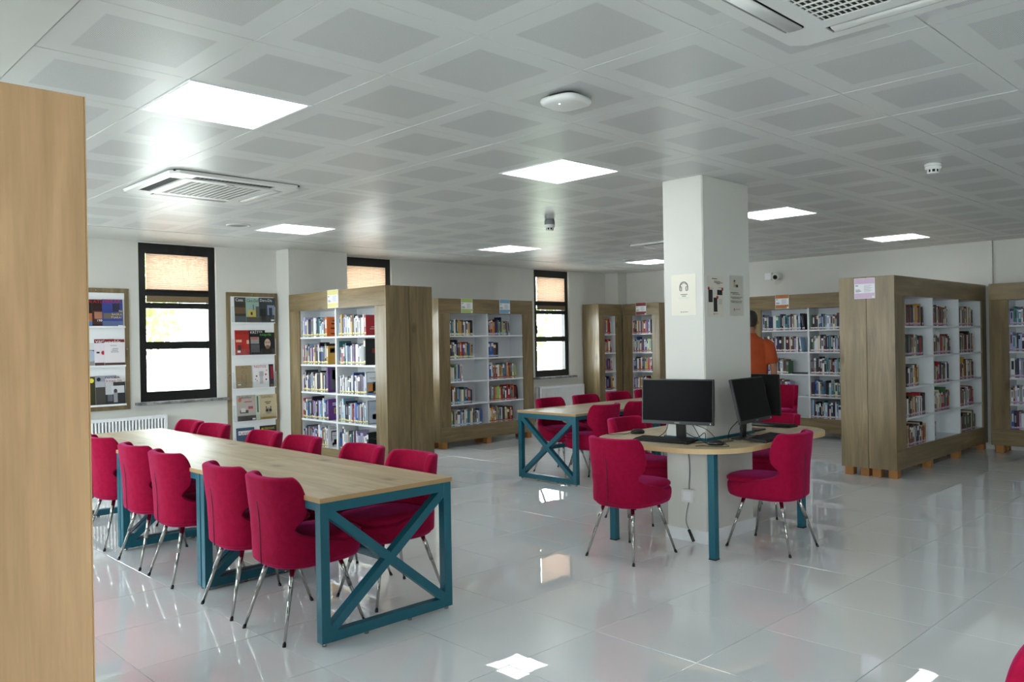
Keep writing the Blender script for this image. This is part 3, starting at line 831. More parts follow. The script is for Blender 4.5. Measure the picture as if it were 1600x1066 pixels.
for q in BOOKS:
    if NB < 298 and q['area'] > 0:
        o = ob('book', q['me']); o.matrix_world = q['W']
        tag(o, q['lab'], 'book', q['grp']); NB += 1
        ob('spine_label', sticker_mesh(q['stick']), o)
        if q['case'] == Y_ and q['last']:
            k = (q['bay'], q['shelf'])
            if k == (0, 4): plates(o, [(0.45, 0.75, 0.78, 0.84, flat(60, 40, 40)), (0.35, 0.85, 0.62, 0.69, INK), (0.3, 0.9, 0.38, 0.45, INK), (0.3, 0.9, 0.12, 0.17, INK), (0.6, 0.8, 0.72, 0.9, flat(80, 40, 110))])
            elif k == (1, 4): plates(o, [(0.3, 0.8, 0.3, 0.34, flat(220, 180, 180)), (0.4, 0.8, 0.4, 0.43, flat(220, 180, 180)), (0, 1, 0.985, 1.0, flat(120, 150, 190))])
            elif k == (0, 3): plates(o, [(0.15, 0.95, 0.62, 0.90, flat(70, 60, 50)), (0.2, 0.5, 0.68, 0.84, flat(190, 146, 90)), (0.6, 0.9, 0.7, 0.82, flat(150, 140, 120))])
            elif k == (1, 3): plates(o, [(0.45, 0.7, 0.45, 0.62, flat(130, 24, 28)), (0.65, 0.8, 0.52, 0.6, flat(200, 180, 180))])
            elif k == (0, 2): plates(o, [(0.18, 1, 0.10, 0.96, flat(84, 84, 96)), (0.3, 0.9, 0.5, 0.9, flat(150, 150, 160)), (0.45, 0.7, 0.12, 0.66, INK), (0.68, 0.86, 0.55, 0.78, INK)])
            elif k == (1, 2): plates(o, [(0.05, 1, 0.55, 0.97, flat(226, 228, 232)), (0.2, 0.8, 0.72, 0.74, INK), (0.3, 0.7, 0.66, 0.68, INKG), (0.1, 0.6, 0.08, 0.5, flat(196, 130, 70)), (0.45, 0.95, 0.15, 0.56, flat(30, 96, 84)), (0.1, 0.5, 0.03, 0.14, flat(90, 150, 200))])
            elif k == (0, 1): plates(o, [(0.3, 0.9, 0.78, 0.82, flat(220, 220, 230)), (0.3, 0.9, 0.70, 0.74, flat(220, 220, 230)), (0.4, 0.8, 0.3, 0.58, flat(176, 140, 80)), (0.48, 0.72, 0.36, 0.52, flat(60, 30, 90))])
            elif k == (1, 1): plates(o, [(0.1, 0.95, 0.05, 0.95, flat(180, 190, 204)), (0.2, 0.8, 0.72, 0.735, INKG), (0.2, 0.6, 0.64, 0.655, INKG), (0.35, 0.65, 0.2, 0.42, flat(112, 116, 126)), (0.65, 0.9, 0.2, 0.42, flat(70, 74, 84))])
            elif k == (0, 0):
                plates(o, [(0.02, 0.98, 0.02, 0.98, flat(216, 212, 218)), (0.24, 0.30, 0.28, 0.70, flat(96, 34, 60)), (0.26, 0.74, 0.68, 0.74, flat(96, 34, 60)), (0.7, 0.82, 0.60, 0.72, flat(96, 34, 60)), (0.40, 0.54, 0.50, 0.53, flat(96, 34, 60)), (0.62, 0.74, 0.51, 0.54, flat(96, 34, 60)),
                           (0.44, 0.70, 0.10, 0.34, flat(150, 80, 110)), (0.32, 0.44, 0.05, 0.2, flat(96, 34, 60)), (0.76, 0.9, 0.04, 0.12, flat(96, 34, 60))])
                for i, (tx, zz) in enumerate((('MAX', 0.90), ('WEBER', 0.82))):
                    l = ob('lettering', text_mesh(tx, 0.1, flat(60, 30, 40)), o, (1.03, 0.14, zz), (PI / 2, 0, PI / 2)); l.scale = (1.6, 0.9, 1)
            elif k == (1, 0): plates(o, [(0.1, 0.95, 0.1, 0.95, flat(24, 34, 30)), (0.2, 0.8, 0.76, 0.79, flat(200, 200, 190)), (0.4, 0.6, 0.66, 0.69, flat(200, 200, 190)), (0.2, 0.85, 0.05, 0.3, flat(110, 80, 60))])
    elif q['area'] > 0 or True:
        me = q['me']
        for pi in range(len(me.materials)):
            fs = [list(p.vertices) for p in me.polygons if p.material_index == pi]
            if fs: rest.add([v.co for v in me.vertices], fs, me.materials[pi], False, q['W'])
        sm = sticker_mesh(q['stick'])
        for pi in range(len(sm.materials)):
            rest.add([v.co for v in sm.vertices], [list(p.vertices) for p in sm.polygons if p.material_index == pi], sm.materials[pi], False, q['W'])
if rest.v:
    o = ob('distant_books', rest); o['kind'] = 'stuff'; tag(o, 'rows of assorted books filling the farther shelves of the bookcases', 'books')
# loose things on shelves
def flat_book(label, M, w, d, h, c):
    b = MB(); b.box(0, w, 0, d, 0, h * 0.15, BM[c]); b.box(0, w, 0, d, h * 0.85, h, BM[c]); b.box(0.004, w - 0.004, 0.004, d, h * 0.15, h * 0.85, PAGES); b.box(0, w, 0, 0.003, 0, h, BM[c])
    o = ob('book', b); o.matrix_world = M; tag(o, label, 'book', 'books lying flat on shelves')
M6 = S6[1]; x0, x1 = S6[2][0]
flat_book('black book lying flat on the third shelf of the orange-card bookcase', M6 @ Matrix.Translation((x0 + 0.46, 0.03, 0.9185)), 0.235, 0.15, 0.02, 'black')

# section cards on the bookcases
def card(label, loc, rz, w, h, col):
    t = thing('section_card', label, 'sign', loc, rz, 'section cards on the bookcases')
    c = flat(*col)
    ob('card', bx(0, w, -0.004, 0, 0, h, m=flat(236, 238, 242)), t)
    ob('colour_band', bx(0.004, w - 0.004, -0.0048, -0.004, h * 0.72, h - 0.004, m=c), t)
    ob('colour_band', bx(0.004, w - 0.004, -0.0048, -0.004, 0.004, h * 0.27, m=c), t)
    b = MB()
    b.box(0.012, 0.040, -0.0046, -0.004, h * 0.62, h * 0.655, INK); b.box(0.012, 0.06, -0.0046, -0.004, h * 0.42, h * 0.445, INK); b.box(0.012, 0.072, -0.0046, -0.004, h * 0.36, h * 0.385, INK); b.box(0.012, 0.055, -0.0046, -0.004, h * 0.31, h * 0.33, INKG)
    for k in range(9): b.box(w * 0.48, w * (0.82 + 0.1 * ((k * 37) % 3 - 1) * 0.6), -0.0046, -0.004, h * (0.32 + k * 0.04), h * (0.332 + k * 0.04), INKG)
    ob('small_print', b, t)['kind'] = 'stuff'
    b = MB().box(w * 0.86, w * 0.97, -0.0056, -0.0048, 0.006, h * 0.12, flat(240, 240, 240)); ob('corner_tag', b, t)
card('yellow and white section card on the yellow-card bookcase', (4.924, 8.035, 1.872), -PI / 2, 0.222, 0.205, (222, 212, 140))
card('green and white section card, left of the blue card', (7.43, 8.649, 1.872), 0, 0.21, 0.208, (168, 190, 110))
card('blue and white section card, right of the green card', (8.165, 8.649, 1.872), 0, 0.21, 0.208, (124, 172, 208))
card('dark red and white section card on the narrow corner bookcase', (11.244, 8.51, 1.872), -PI / 2, 0.215, 0.21, (128, 38, 42))
card('orange and white section card above the person in orange', (11.164, 5.90, 1.872), -PI / 2, 0.212, 0.208, (186, 116, 60))
card('lilac and white section card on the end of the three-bay bookcase', (8.499, 3.602, 1.845), -PI / 2, 0.212, 0.212, (208, 180, 208))

# ------------------------------------------------------------------ tables with crossed end frames
def table(label, origin, L, W=0.829, axis='y', HT=0.7267, group=None):
    """local: long side along y from 0 to L, width along x"""
    t = thing('reading_table', label, 'table', origin, 0 if axis == 'y' else -PI / 2, group)
    s = 0.05; zt = HT - 0.024
    ob('tabletop', MB().box(0, W, 0.001, L - 0.001, zt, HT, OAKT).mesh('tabletop', 0.0015, 1), t)
    ob('edge_band', MB().box(-0.0006, W + 0.0006, 0.0004, 0.0012, zt + 0.001, HT - 0.001, OAKE).box(-0.0006, 0.0002, 0.0012, L - 0.0012, zt + 0.001, HT - 0.001, OAKE), t)
    z0 = 0.018
    for y in (0.006, L - s - 0.006):
        for x in (0.004, W - s - 0.004):
            ob('post', MB().box(x, x + s, y, y + s, z0, zt, TEAL).mesh('post', 0.002, 1), t)
        ob('top_rail', bx(s + 0.004, W - s - 0.004, y + 0.0005, y + s - 0.0005, zt - s, zt - 0.0005, m=TEAL), t)
        ob('bottom_rail', bx(s + 0.004, W - s - 0.004, y + 0.0005, y + s - 0.0005, z0, z0 + s, m=TEAL), t)
        a, bb = (s + 0.004, z0 + s), (W - s - 0.004, zt - s)
        for k, (p, q) in enumerate((((a[0], a[1]), (bb[0], bb[1])), ((a[0], bb[1]), (bb[0], a[1])))):
            d = Vector((q[0] - p[0], 0, q[1] - p[1])).normalized() * 0.018
            dep = s - 0.002 - 0.001 * k
            ob('cross_brace', MB().bar((p[0] - d.x, y + s / 2, p[1] - d.z), (q[0] + d.x, y + s / 2, q[1] + d.z), dep, 0.045, TEAL), t)
        b = MB()
        for x in (0.03, W * 0.33, W * 0.66, W - 0.03): b.tube([(x, y + s / 2, 0), (x, y + s / 2, z0)], 0.012, CHROME, 10)
        ob('leveller', b, t)
    for x in (0.004, W - s - 0.004):
        ob('side_rail', bx(x + 0.001, x + s - 0.001, s + 0.006, L - s - 0.006, zt - 0.04, zt - 0.0005, m=TEAL), t)
    zc = (z0 + zt) / 2
    ob('stretcher', bx(W / 2 - 0.02, W / 2 + 0.02, s + 0.006, L - s - 0.006, zc - 0.02, zc + 0.02, m=TEAL), t)
    return t
LT = 1.3845
GT = 'teal framed oak tables of the long row'
table('oak table with teal crossed frame, nearest of the long row', (2.065, 3.472, 0), LT, group=GT)
table('oak table with teal crossed frame, middle of the long row', (2.065, 3.472 + LT, 0), LT, group=GT)
table('oak table with teal crossed frame, farthest of the long row, by the radiator', (2.065, 3.472 + 2 * LT, 0), LT, group=GT)
G2 = 'teal framed oak tables behind the computer desk'
def table_x(label, x0, y1):   # long side along +x: local y -> +x, local x -> -y
    t = table(label, (x0, y1, 0), LT, axis='x', group=G2)
    for c in t.children:
        if c.name.startswith('tabletop'): pass
    return t
table_x('oak table with teal crossed end in view, left of the computer desk', 6.11, 6.225)
table_x('oak table continuing behind the monitors and the column', 6.11 + LT, 6.225)

# ------------------------------------------------------------------ chairs
def chair_meshes():
    # local: faces +x, centre at origin, floor z=0
    def se(a, b_, t, p=2.8):
        c, s = math.cos(t), math.sin(t)
        return a * abs(c) ** (2 / p) * (1 if c >= 0 else -1), b_ * abs(s) ** (2 / p) * (1 if s >= 0 else -1)
    N = 40
    def ring(a, b_, z, dx=0, p=3.0): return [(se(a, b_, 2 * PI * k / N, p)[0] + dx, se(a, b_, 2 * PI * k / N, p)[1], z) for k in range(N)]
    seat = MB().rings([ring(0.17, 0.15, 0.350, 0.016), ring(0.228, 0.190, 0.353, 0.020), ring(0.246, 0.208, 0.364, 0.026), ring(0.254, 0.216, 0.386, 0.029), ring(0.257, 0.220, 0.42, 0.030), ring(0.256, 0.219, 0.442, 0.030), ring(0.250, 0.212, 0.454, 0.030), ring(0.2, 0.18, 0.458, 0.02)], MAGENTA).mesh('seat')
    cush = MB().rings([ring(0.20, 0.16, 0.452, 0.04), ring(0.238, 0.190, 0.456, 0.044), ring(0.250, 0.200, 0.468, 0.048), ring(0.250, 0.200, 0.482, 0.048), ring(0.236, 0.188, 0.497, 0.042), ring(0.18, 0.14, 0.506, 0.015), ring(0.08, 0.06, 0.511, 0.01)], MAGENTA).mesh('seat_cushion')
    # back shell: grid along the horseshoe
    prof = [(0.372, 0.155), (0.40, 0.165), (0.432, 0.155), (0.462, 0.10), (0.487, 0.01), (0.508, -0.09), (0.532, -0.145), (0.560, -0.160), (0.590, -0.128), (0.615, -0.104), (0.65, -0.093), (0.69, -0.092), (0.73, -0.096), (0.77, -0.106), (0.80, -0.122), (0.818, -0.142)]
    a, b_, p = 0.226, 0.205, 3.0
    def path(xf, S):
        half = []
        t0 = PI / 2 if xf >= 0 else math.acos(-((-xf / a) ** (p / 2)))
        if xf > 0.001:
            for k in range(6): half.append((xf * (1 - k / 6), b_ - 0.02 * max(0, (xf * (1 - k / 6) - 0.08)) / 0.1))
        for k in range(61):
            t = t0 + (PI - t0) * k / 60; half.append(se(a, b_, t, p))
        full = half + [(x, -y) for x, y in half[-2::-1]]
        L = [0]
        for q, r in zip(full, full[1:]): L.append(L[-1] + math.hypot(q[0] - r[0], q[1] - r[1]))
        out = []; j = 0
        for k in range(S + 1):
            d = L[-1] * k / S
            while j < len(L) - 2 and L[j + 1] < d: j += 1
            u = (d - L[j]) / max(L[j + 1] - L[j], 1e-9); q, r = full[j], full[j + 1]
            out.append((q[0] + (r[0] - q[0]) * u, q[1] + (r[1] - q[1]) * u))
        return out
    S = 28; vs = []; fs = []
    for zi, (z, xf) in enumerate(prof):
        k = 0.96 + 0.04 * min(1, max(0, (z - 0.36) / 0.3))
        lean = -0.022 * max(0, (z - 0.6) / 0.2)
        for si, (x, y) in enumerate(path(xf, S)):
            s_ = abs(-1 + 2 * si / S)
            dip = 0.004 * (1 - s_) if zi == len(prof) - 1 else 0
            vs.append((x * k + lean, y * k, z - dip))
    for zi in range(len(prof) - 1):
        for si in range(S):
            i = zi * (S + 1) + si; fs.append((i, i + 1, i + S + 2, i + S + 1))
    me = bpy.data.meshes.new('backrest'); me.from_pydata([tuple(v) for v in vs], [], fs); me.materials.append(MAGENTA)
    o = bpy.data.objects.new('backrest', me); COL.objects.link(o)
    so = o.modifiers.new('so', 'SOLIDIFY'); so.thickness = 0.05; so.offset = 0.0
    ss = o.modifiers.new('ss', 'SUBSURF'); ss.levels = 2; ss.render_levels = 2
    dg = bpy.context.evaluated_depsgraph_get()
    back = bpy.data.meshes.new_from_object(o.evaluated_get(dg)); back.name = 'backrest'
    bpy.data.objects.remove(o)
    for pl in back.polygons: pl.use_smooth = True
    seam = MB().tube([(-0.2425, 0.0, 0.37), (-0.2455, 0, 0.43), (-0.2465, 0, 0.50), (-0.2495, 0, 0.58), (-0.2535, 0, 0.62), (-0.2605, 0, 0.69)], 0.0028, SEAM, 6).mesh('zip_seam')
    return seat, cush, back, seam
seat_m, cush_m, back_m, seam_m = chair_meshes()
def leg_mesh(sx, sy):
    a = Vector((sx * 0.135, sy * 0.12, 0.360)); c = Vector((sx * 0.238, sy * 0.199, 0.0)); d = (c - a).normalized()
    c1 = a + d * ((c - a).length * 0.965)
    sleeve = a.lerp(c, 0.45)
    b = MB().tube([a, c1], [0.0115, 0.0075], CHROME, 14)
    b.tube([a, sleeve], [0.0135, 0.0118], CHROME, 14)
    return b.mesh('leg'), MB().tube([a.lerp(c, 0.955), Vector((c.x, c.y, 0.004)), (c.x, c.y, 0.0)], [0.0088, 0.0095, 0.0095], RUBBER, 10).mesh('foot_cap')
legs_m = [leg_mesh(sx, sy) for sx in (-1, 1) for sy in (-1, 1)]
def chair_proto():
    t = thing('upholstered_chair', '', 'chair', (0, 0, 0), 0)
    ob('seat', seat_m, t); ob('seat_cushion', cush_m, t); ob('backrest', back_m, t); ob('zip_seam', seam_m, t)
    for lm, fm in legs_m:
        l = ob('leg', lm, t); ob('foot_cap', fm, l)
    return t
chair0 = chair_proto(); used = [False]
def place_chair(label, x, y, deg, group):
    if not used[0]:
        used[0] = True; c = chair0; c.location = (x, y, 0); c.rotation_euler = (0, 0, R(deg)); c['label'] = label; c['group'] = group
    else: c = dup(chair0, label, (x, y, 0), R(deg), group)
    return c
GL, GRt = 'magenta chairs on the left of the long tables', 'magenta chairs on the right of the long tables'
NM = ['nearest the camera', 'second from the camera', 'third from the camera', 'fourth from the camera', 'fifth from the camera', 'farthest, behind the cabinet edge']
NR = ['nearest the camera', 'second from the camera', 'third from the camera', 'fourth from the camera', 'fifth from the camera', 'farthest, by the first window']
for k, y in enumerate((3.845, 4.385, 5.21, 5.775, 6.51, 7.05)):
    place_chair('magenta chair on the left side of the long table, ' + NM[k], 2.185 + 0.006 * k, y, random.uniform(-2, 2), GL)
for k, y in enumerate((3.93, 4.46, 5.22, 5.78, 6.66, 7.18)):
    place_chair('magenta chair on the right side of the long table, ' + NR[k], 2.80, y, 180 + random.uniform(-3, 3), GRt)
GD = 'magenta chairs at the computer desk'
place_chair('magenta chair seen from behind at the left of the computer desk', 4.455, 3.445, 0, GD)
place_chair('magenta chair in side view at the front of the computer desk', 5.275, 2.845, 90, GD)
place_chair('magenta chair behind the left monitor on the far side of the computer desk', 5.42, 4.06, -90, GD)
place_chair('magenta chair at the right end of the computer desk, behind the monitors', 6.30, 3.42, 180, GD)
place_chair('magenta chair in the aisle by the orange-card bookcase, half hidden by monitors', 10.1, 5.33, 180, 'magenta chairs standing apart')
G3 = 'magenta chairs at the table behind the computer desk'
for lab, x in (('leftmost, by the crossed table end', 6.74), ('second, under the window sill', 7.36), ('third, before the cardless corner bookcase', 7.98), ('fourth, before the red-card bookcase', 8.55)):
    place_chair('magenta chair on the window side of the second table, ' + lab, x, 6.17, -90, G3)
place_chair('magenta chair turned away at the near side of the second table, left of the desk', 6.44, 5.45, 90, G3)
place_chair('magenta chair at the near side of the second table, beside the monitor edge', 7.02, 5.45, 90, G3)
place_chair('magenta chair corner at the bottom right edge of the photo', 2.205, 0.642, 90, 'magenta chairs standing apart')

# ------------------------------------------------------------------ computer desk round the column
DZ = 0.735
def desk():
    t = thing('computer_desk', 'rounded oak desk with teal legs wrapped round the white column', 'desk', (5.47, 3.42, 0))
    hx, hy, r = 0.89, 0.615, 0.40
    out = []
    for cx, cy, a0 in ((hx - r, hy - r, 0), (-hx + r, hy - r, 90), (-hx + r, -hy + r, 180), (hx - r, -hy + r, 270)):
        for k in range(13):
            a = R(a0 + 90 * k / 12); out.append((cx + r * math.cos(a), cy + r * math.sin(a)))
    x0, x1, y0, y1 = CX0 - 5.47 - 0.001, CX1 - 5.47 + 0.001, CY0 - 3.42 - 0.001, CY1 - 3.42 + 0.001
    inn = [(x1, y1), (x0, y1), (x0, y0), (x1, y0)]
    bm = bmesh.new()
    def loop(pts):
        v = [bm.verts.new((x, y, DZ - 0.034)) for x, y in pts]
        return [bm.edges.new((v[i], v[(i + 1) % len(v)])) for i in range(len(v))]
    e = loop(out) + loop(inn)
    bmesh.ops.triangle_fill(bm, edges=e, use_beauty=True)
    bmesh.ops.recalc_face_normals(bm, faces=bm.faces[:])
    ex = bmesh.ops.extrude_face_region(bm, geom=bm.faces[:])
    bmesh.ops.translate(bm, verts=[v for v in ex['geom'] if isinstance(v, bmesh.types.BMVert)], vec=(0, 0, 0.034))
    bmesh.ops.recalc_face_normals(bm, faces=bm.faces[:])
    me = bpy.data.meshes.new('desktop'); bm.to_mesh(me); bm.free()
    me.materials.append(OAKTX); me.materials.append(mat('desk_edge', srgb(206, 176, 130), 0.4))
    for p in me.polygons:
        if abs(p.normal.z) < 0.5: p.material_index = 1
    ob('desktop', me, t)
    b = MB(); c = 0.012; za, zb = DZ, DZ + 0.02
    b.box(x0 - c, x1 + c, y0 - c, y0, za, zb, TEAL); b.box(x0 - c, x1 + c, y1, y1 + c, za, zb, TEAL); b.box(x0 - c, x0, y0, y1, za, zb, TEAL); b.box(x1, x1 + c, y0, y1, za, zb, TEAL)
    ob('column_collar', b, t)
    lm = MB().box(-0.025, 0.025, -0.025, 0.025, 0.008, DZ - 0.034, TEAL).mesh('leg', 0.002, 1)
    pm = bx(-0.026, 0.026, -0.026, 0.026, 0, 0.008, m=RUBBER).mesh('foot_pad')
    for x, y in ((4.707, 2.955), (4.70, 3.785), (5.945, 2.955), (5.945, 3.785)):
        l = ob('leg', lm, t, (x - 5.47, y - 3.42, 0)); ob('foot_pad', pm, l)
desk()
def monitor(label, x, y, deg, tilt, backlabel=False):
    """screen faces local -y"""
    t = thing('computer_monitor', label, 'monitor', (x, y, DZ), R(deg), 'black computer monitors')
    W, HH = 0.54, 0.322
    M = Matrix.Translation((0, -0.02, 0.285)) @ Matrix.Rotation(R(-tilt), 4, 'X')
    ob('housing', MB().box(-W / 2, W / 2, 0.0, 0.022, -HH / 2, HH / 2, BLACK, M).box(-0.16, 0.16, 0.022, 0.045, -0.10, 0.09, BLACK, M).mesh('housing', 0.003, 2), t)
    ob('screen', MB().box(-W / 2 + 0.009, W / 2 - 0.009, -0.0008, 0.0, -HH / 2 + 0.024, HH / 2 - 0.009, SCREEN, M), t)
    ob('chin_badge', MB().box(-0.018, 0.018, -0.0012, 0, -HH / 2 + 0.008, -HH / 2 + 0.015, GREYP, M), t)
    ob('power_light', MB().box(W / 2 - 0.025, W / 2 - 0.021, -0.0014, 0, -HH / 2 + 0.006, -HH / 2 + 0.016, WPLAST, M), t)
    ob('stand_neck', MB().bar((0, 0.055, 0.012), (0, 0.04, 0.27), 0.07, 0.018, BLACK, (0, 1, 0)), t)
    ob('stand_base', MB().box(-0.115, 0.115, -0.07, 0.10, 0, 0.012, BLACK).mesh('stand_base', 0.004, 2), t)
    if backlabel:
        ob('rating_label', MB().box(0.05, 0.15, 0.022, 0.023, -0.085, -0.045, flat(170, 170, 170), M) if False else MB().box(-0.14, -0.06, 0.045, 0.0458, -0.085, -0.055, flat(190, 190, 190), M), t)
    return t
monitor('black monitor with dark screen facing the camera, left of the column', 4.89, 3.345, -78, 3)
monitor('black monitor tilted back in front of the column, glare on its screen', 5.33, 3.03, 6, 13)
monitor('black monitor seen from behind at the right of the column', 5.84, 3.335, 90, 4, True)
def keyboard(label, x, y, deg):
    """long side along local x, user on local -y"""
    t = thing('keyboard', label, 'keyboard', (x, y, DZ), R(deg), 'black computer keyboards')
    M = Matrix.Rotation(R(3.5), 4, 'X')
    ob('keyboard_body', MB().box(-0.22, 0.22, -0.075, 0.075, 0.005, 0.02, BLACK, M).mesh('keyboard_body', 0.003, 2), t)
    b = MB()
    for r in range(6):
        for k in range(21):
            if r == 0 and 4 <= k <= 8:
                if k == 4: b.box(-0.21 + k * 0.02, -0.21 + k * 0.02 + 0.098, -0.062, -0.046, 0.019, 0.025, BLACKM, M)
                continue
            x0 = -0.21 + k * 0.02; y0 = -0.062 + r * 0.021
            b.box(x0, x0 + 0.0165, y0, y0 + 0.0165, 0.019, 0.025, BLACKM, M)
    o = ob('key_field', b, t); o['kind'] = 'stuff'
    ob('status_lights', MB().box(0.15, 0.2, 0.066, 0.07, 0.0195, 0.0205, GREYP, M), t)
keyboard('black keyboard in front of the left monitor', 4.83, 3.42, -84)
keyboard('black keyboard in front of the tilted monitor, at the front of the desk', 5.38, 2.92, 8)
keyboard('black keyboard at the right end of the desk, behind the tilted monitor', 6.19, 3.35, 90)
def mouse(label, x, y, deg, cable):
    t = thing('computer_mouse', label, 'mouse', (x, y, DZ), R(deg), 'black computer mice')
    def rg(a, b_, z, dx=0): return [(dx + a * math.cos(2 * PI * k / 20), b_ * math.sin(2 * PI * k / 20), z) for k in range(20)]
    ob('mouse_shell', MB().rings([rg(0.05, 0.028, 0.002), rg(0.056, 0.031, 0.008), rg(0.055, 0.03, 0.017, -0.001), rg(0.046, 0.026, 0.028, -0.003), rg(0.03, 0.018, 0.035, -0.006), rg(0.01, 0.006, 0.038, -0.008)], BLACK), t)
    ob('scroll_wheel', MB().tube([(0.03, -0.004, 0.026), (0.03, 0.004, 0.026)], 0.009, GREYP, 12), t)
    ob('mouse_cable', MB().tube(cable, 0.0022, BLACK, 6), t)
def arc(pts, n=8):
    out = []; P = [Vector(p) for p in pts]
    P = [P[0] * 2 - P[1]] + P + [P[-1] * 2 - P[-2]]
    for i in range(1, len(P) - 2):
        for k in range(n):
            u = k / n; a, b_, c, d = P[i - 1:i + 3]
            out.append(0.5 * ((2 * b_) + (c - a) * u + (2 * a - 5 * b_ + 4 * c - d) * u * u + (3 * b_ - a - 3 * c + d) * u ** 3))
    out.append(P[-2]); return out
mouse('black mouse on the far left of the desk, left of the left monitor', 5.10, 3.865, 136, arc([(0.055, 0, 0.01), (0.10, 0.03, 0.004), (0.16, 0.01, 0.004), (0.20, 0.06, 0.004), (0.24, 0.03, 0.004)]))
mouse('black mouse with looped cable at the front of the desk between the monitors', 4.87, 3.03, -60, arc([(0.055, 0, 0.01), (0.09, -0.06, 0.003), (0.04, -0.10, 0.003), (-0.03, -0.09, 0.003), (-0.08, -0.05, 0.003), (-0.13, -0.08, 0.003)]))
def cables(label, pts_list):
    b = MB()
    for pts, r in pts_list: b.tube(arc(pts), r, BLACK, 6)
    tag(ob('monitor_cables', b), label, 'cable')
z = DZ + 0.004
cables('tangle of black cables behind the left monitor', [
    ([(4.93, 3.30, 0.90), (4.97, 3.27, 0.84), (4.985, 3.22, z + 0.01), (4.95, 3.17, z), (4.90, 3.12, z), (4.95, 3.06, z)], 0.003),
    ([(4.94, 3.40, 0.90), (4.985, 3.36, 0.80), (4.99, 3.26, 0.76), (4.97, 3.18, 0.80), (4.93, 3.15, z)], 0.003),
    ([(4.94, 3.46, 0.88), (4.985, 3.52, 0.79), (4.98, 3.60, z), (4.93, 3.68, z), (5.0, 3.74, z)], 0.003),
    ([(4.93, 3.24, 0.86), (4.975, 3.16, 0.82), (4.97, 3.10, 0.76), (4.90, 3.16, z), (4.86, 3.20, z)], 0.0025)])
cables('black cables lying beside the tilted monitor', [
    ([(5.30, 3.09, 0.88), (5.26, 3.15, 0.80), (5.20, 3.13, z), (5.13, 3.05, z), (5.05, 3.08, z), (4.98, 3.02, z)], 0.003),
    ([(5.34, 3.10, 0.86), (5.42, 3.16, 0.78), (5.50, 3.12, z), (5.56, 3.06, z)], 0.003)])
# power box and cable at the column foot
t = thing('power_outlet_box', 'white power outlet box on the column under the desk', 'outlet box', (CX0, 3.335, 0.335))
ob('box_housing', MB().box(-0.05, 0, -0.05, 0.05, -0.045, 0.045, WPLAST).mesh('box_housing', 0.004, 2), t)
ob('socket_plate', bx(-0.052, -0.05, -0.03, 0.03, -0.03, 0.03, m=WENAM), t)
ob('feed_cable', MB().tube(arc([(-0.012, 0.012, 0.36), (-0.010, 0.0, 0.2), (-0.012, 0.008, 0.045)]), 0.005, GREYP, 8), t)
ob('lower_cable', MB().tube(arc([(-0.012, 0.01, -0.045), (-0.014, 0.03, -0.13), (-0.02, 0.03, -0.2), (-0.04, -0.02, -0.27)]), 0.004, GREYP, 8), t)
ob('black_plug', MB().tube([(-0.035, 0.0, -0.245), (-0.05, -0.05, -0.318)], 0.011, BLACK, 10), t)

# posters on the column
def poster_text(root, rows):
    b = MB()
    for x0, x1, z0, z1, m in rows: b.box(x0, x1, -0.0024, -0.0015, z0, z1, m)
    ob('small_print', b, root)['kind'] = 'stuff'
t = thing('headphone_poster', 'cream poster with headphone symbol on the column left face', 'poster', (CX0 - 0.001, 3.472, 1.637), -PI / 2, 'posters on the column')
ob('sheet', bx(0, 0.21, -0.0015, 0, 0, 0.297, m=PAPER), t)
b = MB()
cx, cz = 0.108, 0.205
b.tube([(cx + 0.033 * math.cos(a), -0.003, cz + 0.036 * math.sin(a)) for a in [PI * k / 16 for k in range(17)]], 0.0028, INK, 6)
b.tube([(cx + 0.024 * math.cos(a), -0.003, cz + 0.028 * math.sin(a)) for a in [R(35) + R(110) * k / 10 for k in range(11)]], 0.0016, INK, 6)
for s in (-1, 1):
    x = cx + s * 0.027
    b.tube([(x - s * -0.007, -0.003, cz), (x - s * -0.007, -0.003, cz - 0.024), (x, -0.003, cz - 0.028), (x - s * 0.008, -0.003, cz - 0.028), (x - s * 0.008, -0.003, cz + 0.002), (x, -0.003, cz + 0.002)], 0.0022, INK, 6)
ob('headphone_symbol', b, t)
poster_text(t, [(0.08, 0.137, 0.148, 0.152, INK), (0.092, 0.124, 0.136, 0.140, INK), (0.06, 0.155, 0.125, 0.1262, INKG), (0.078, 0.084, 0.018, 0.030, INKG), (0.088, 0.140, 0.021, 0.026, INKG)])
t = thing('instruction_poster', 'cream poster with three black screenshots on the column right face', 'poster', (5.065, CY0 - 0.001, 1.62), 0, 'posters on the column')
ob('sheet', bx(0, 0.212, -0.0015, 0, 0, 0.297, m=mat('cream_paper_b', srgb(214, 208, 196), 0.5)), t)
for x0, x1, z0, z1 in ((0.012, 0.066, 0.106, 0.196), (0.128, 0.196, 0.160, 0.197), (0.078, 0.126, 0.038, 0.140)):
    ob('screenshot', bx(x0, x1, -0.0024, -0.0015, z0, z1, m=INK), t)
rd = flat(176, 36, 48)
b = MB()
for x, zz in ((0.016, 0.204), (0.198, 0.204), (0.128, 0.142)): b.tube([(x, -0.0035, zz), (x, -0.0015, zz)], 0.012, rd, 16)
ob('red_marker', b, t)
poster_text(t, [(0.06, 0.13, 0.274, 0.279, INK), (0.09, 0.17, 0.256, 0.260, INK), (0.09, 0.20, 0.248, 0.252, INK), (0.12, 0.165, 0.240, 0.244, INK), (0.042, 0.08, 0.204, 0.207, INKG), (0.15, 0.185, 0.212, 0.215, INKG)] + [(0.142, 0.19, 0.126 - k * 0.008, 0.129 - k * 0.008, INKG) for k in range(5)] + [(0.078, 0.084, 0.016, 0.028, flat(150, 80, 70)), (0.088, 0.135, 0.02, 0.024, INKG)])
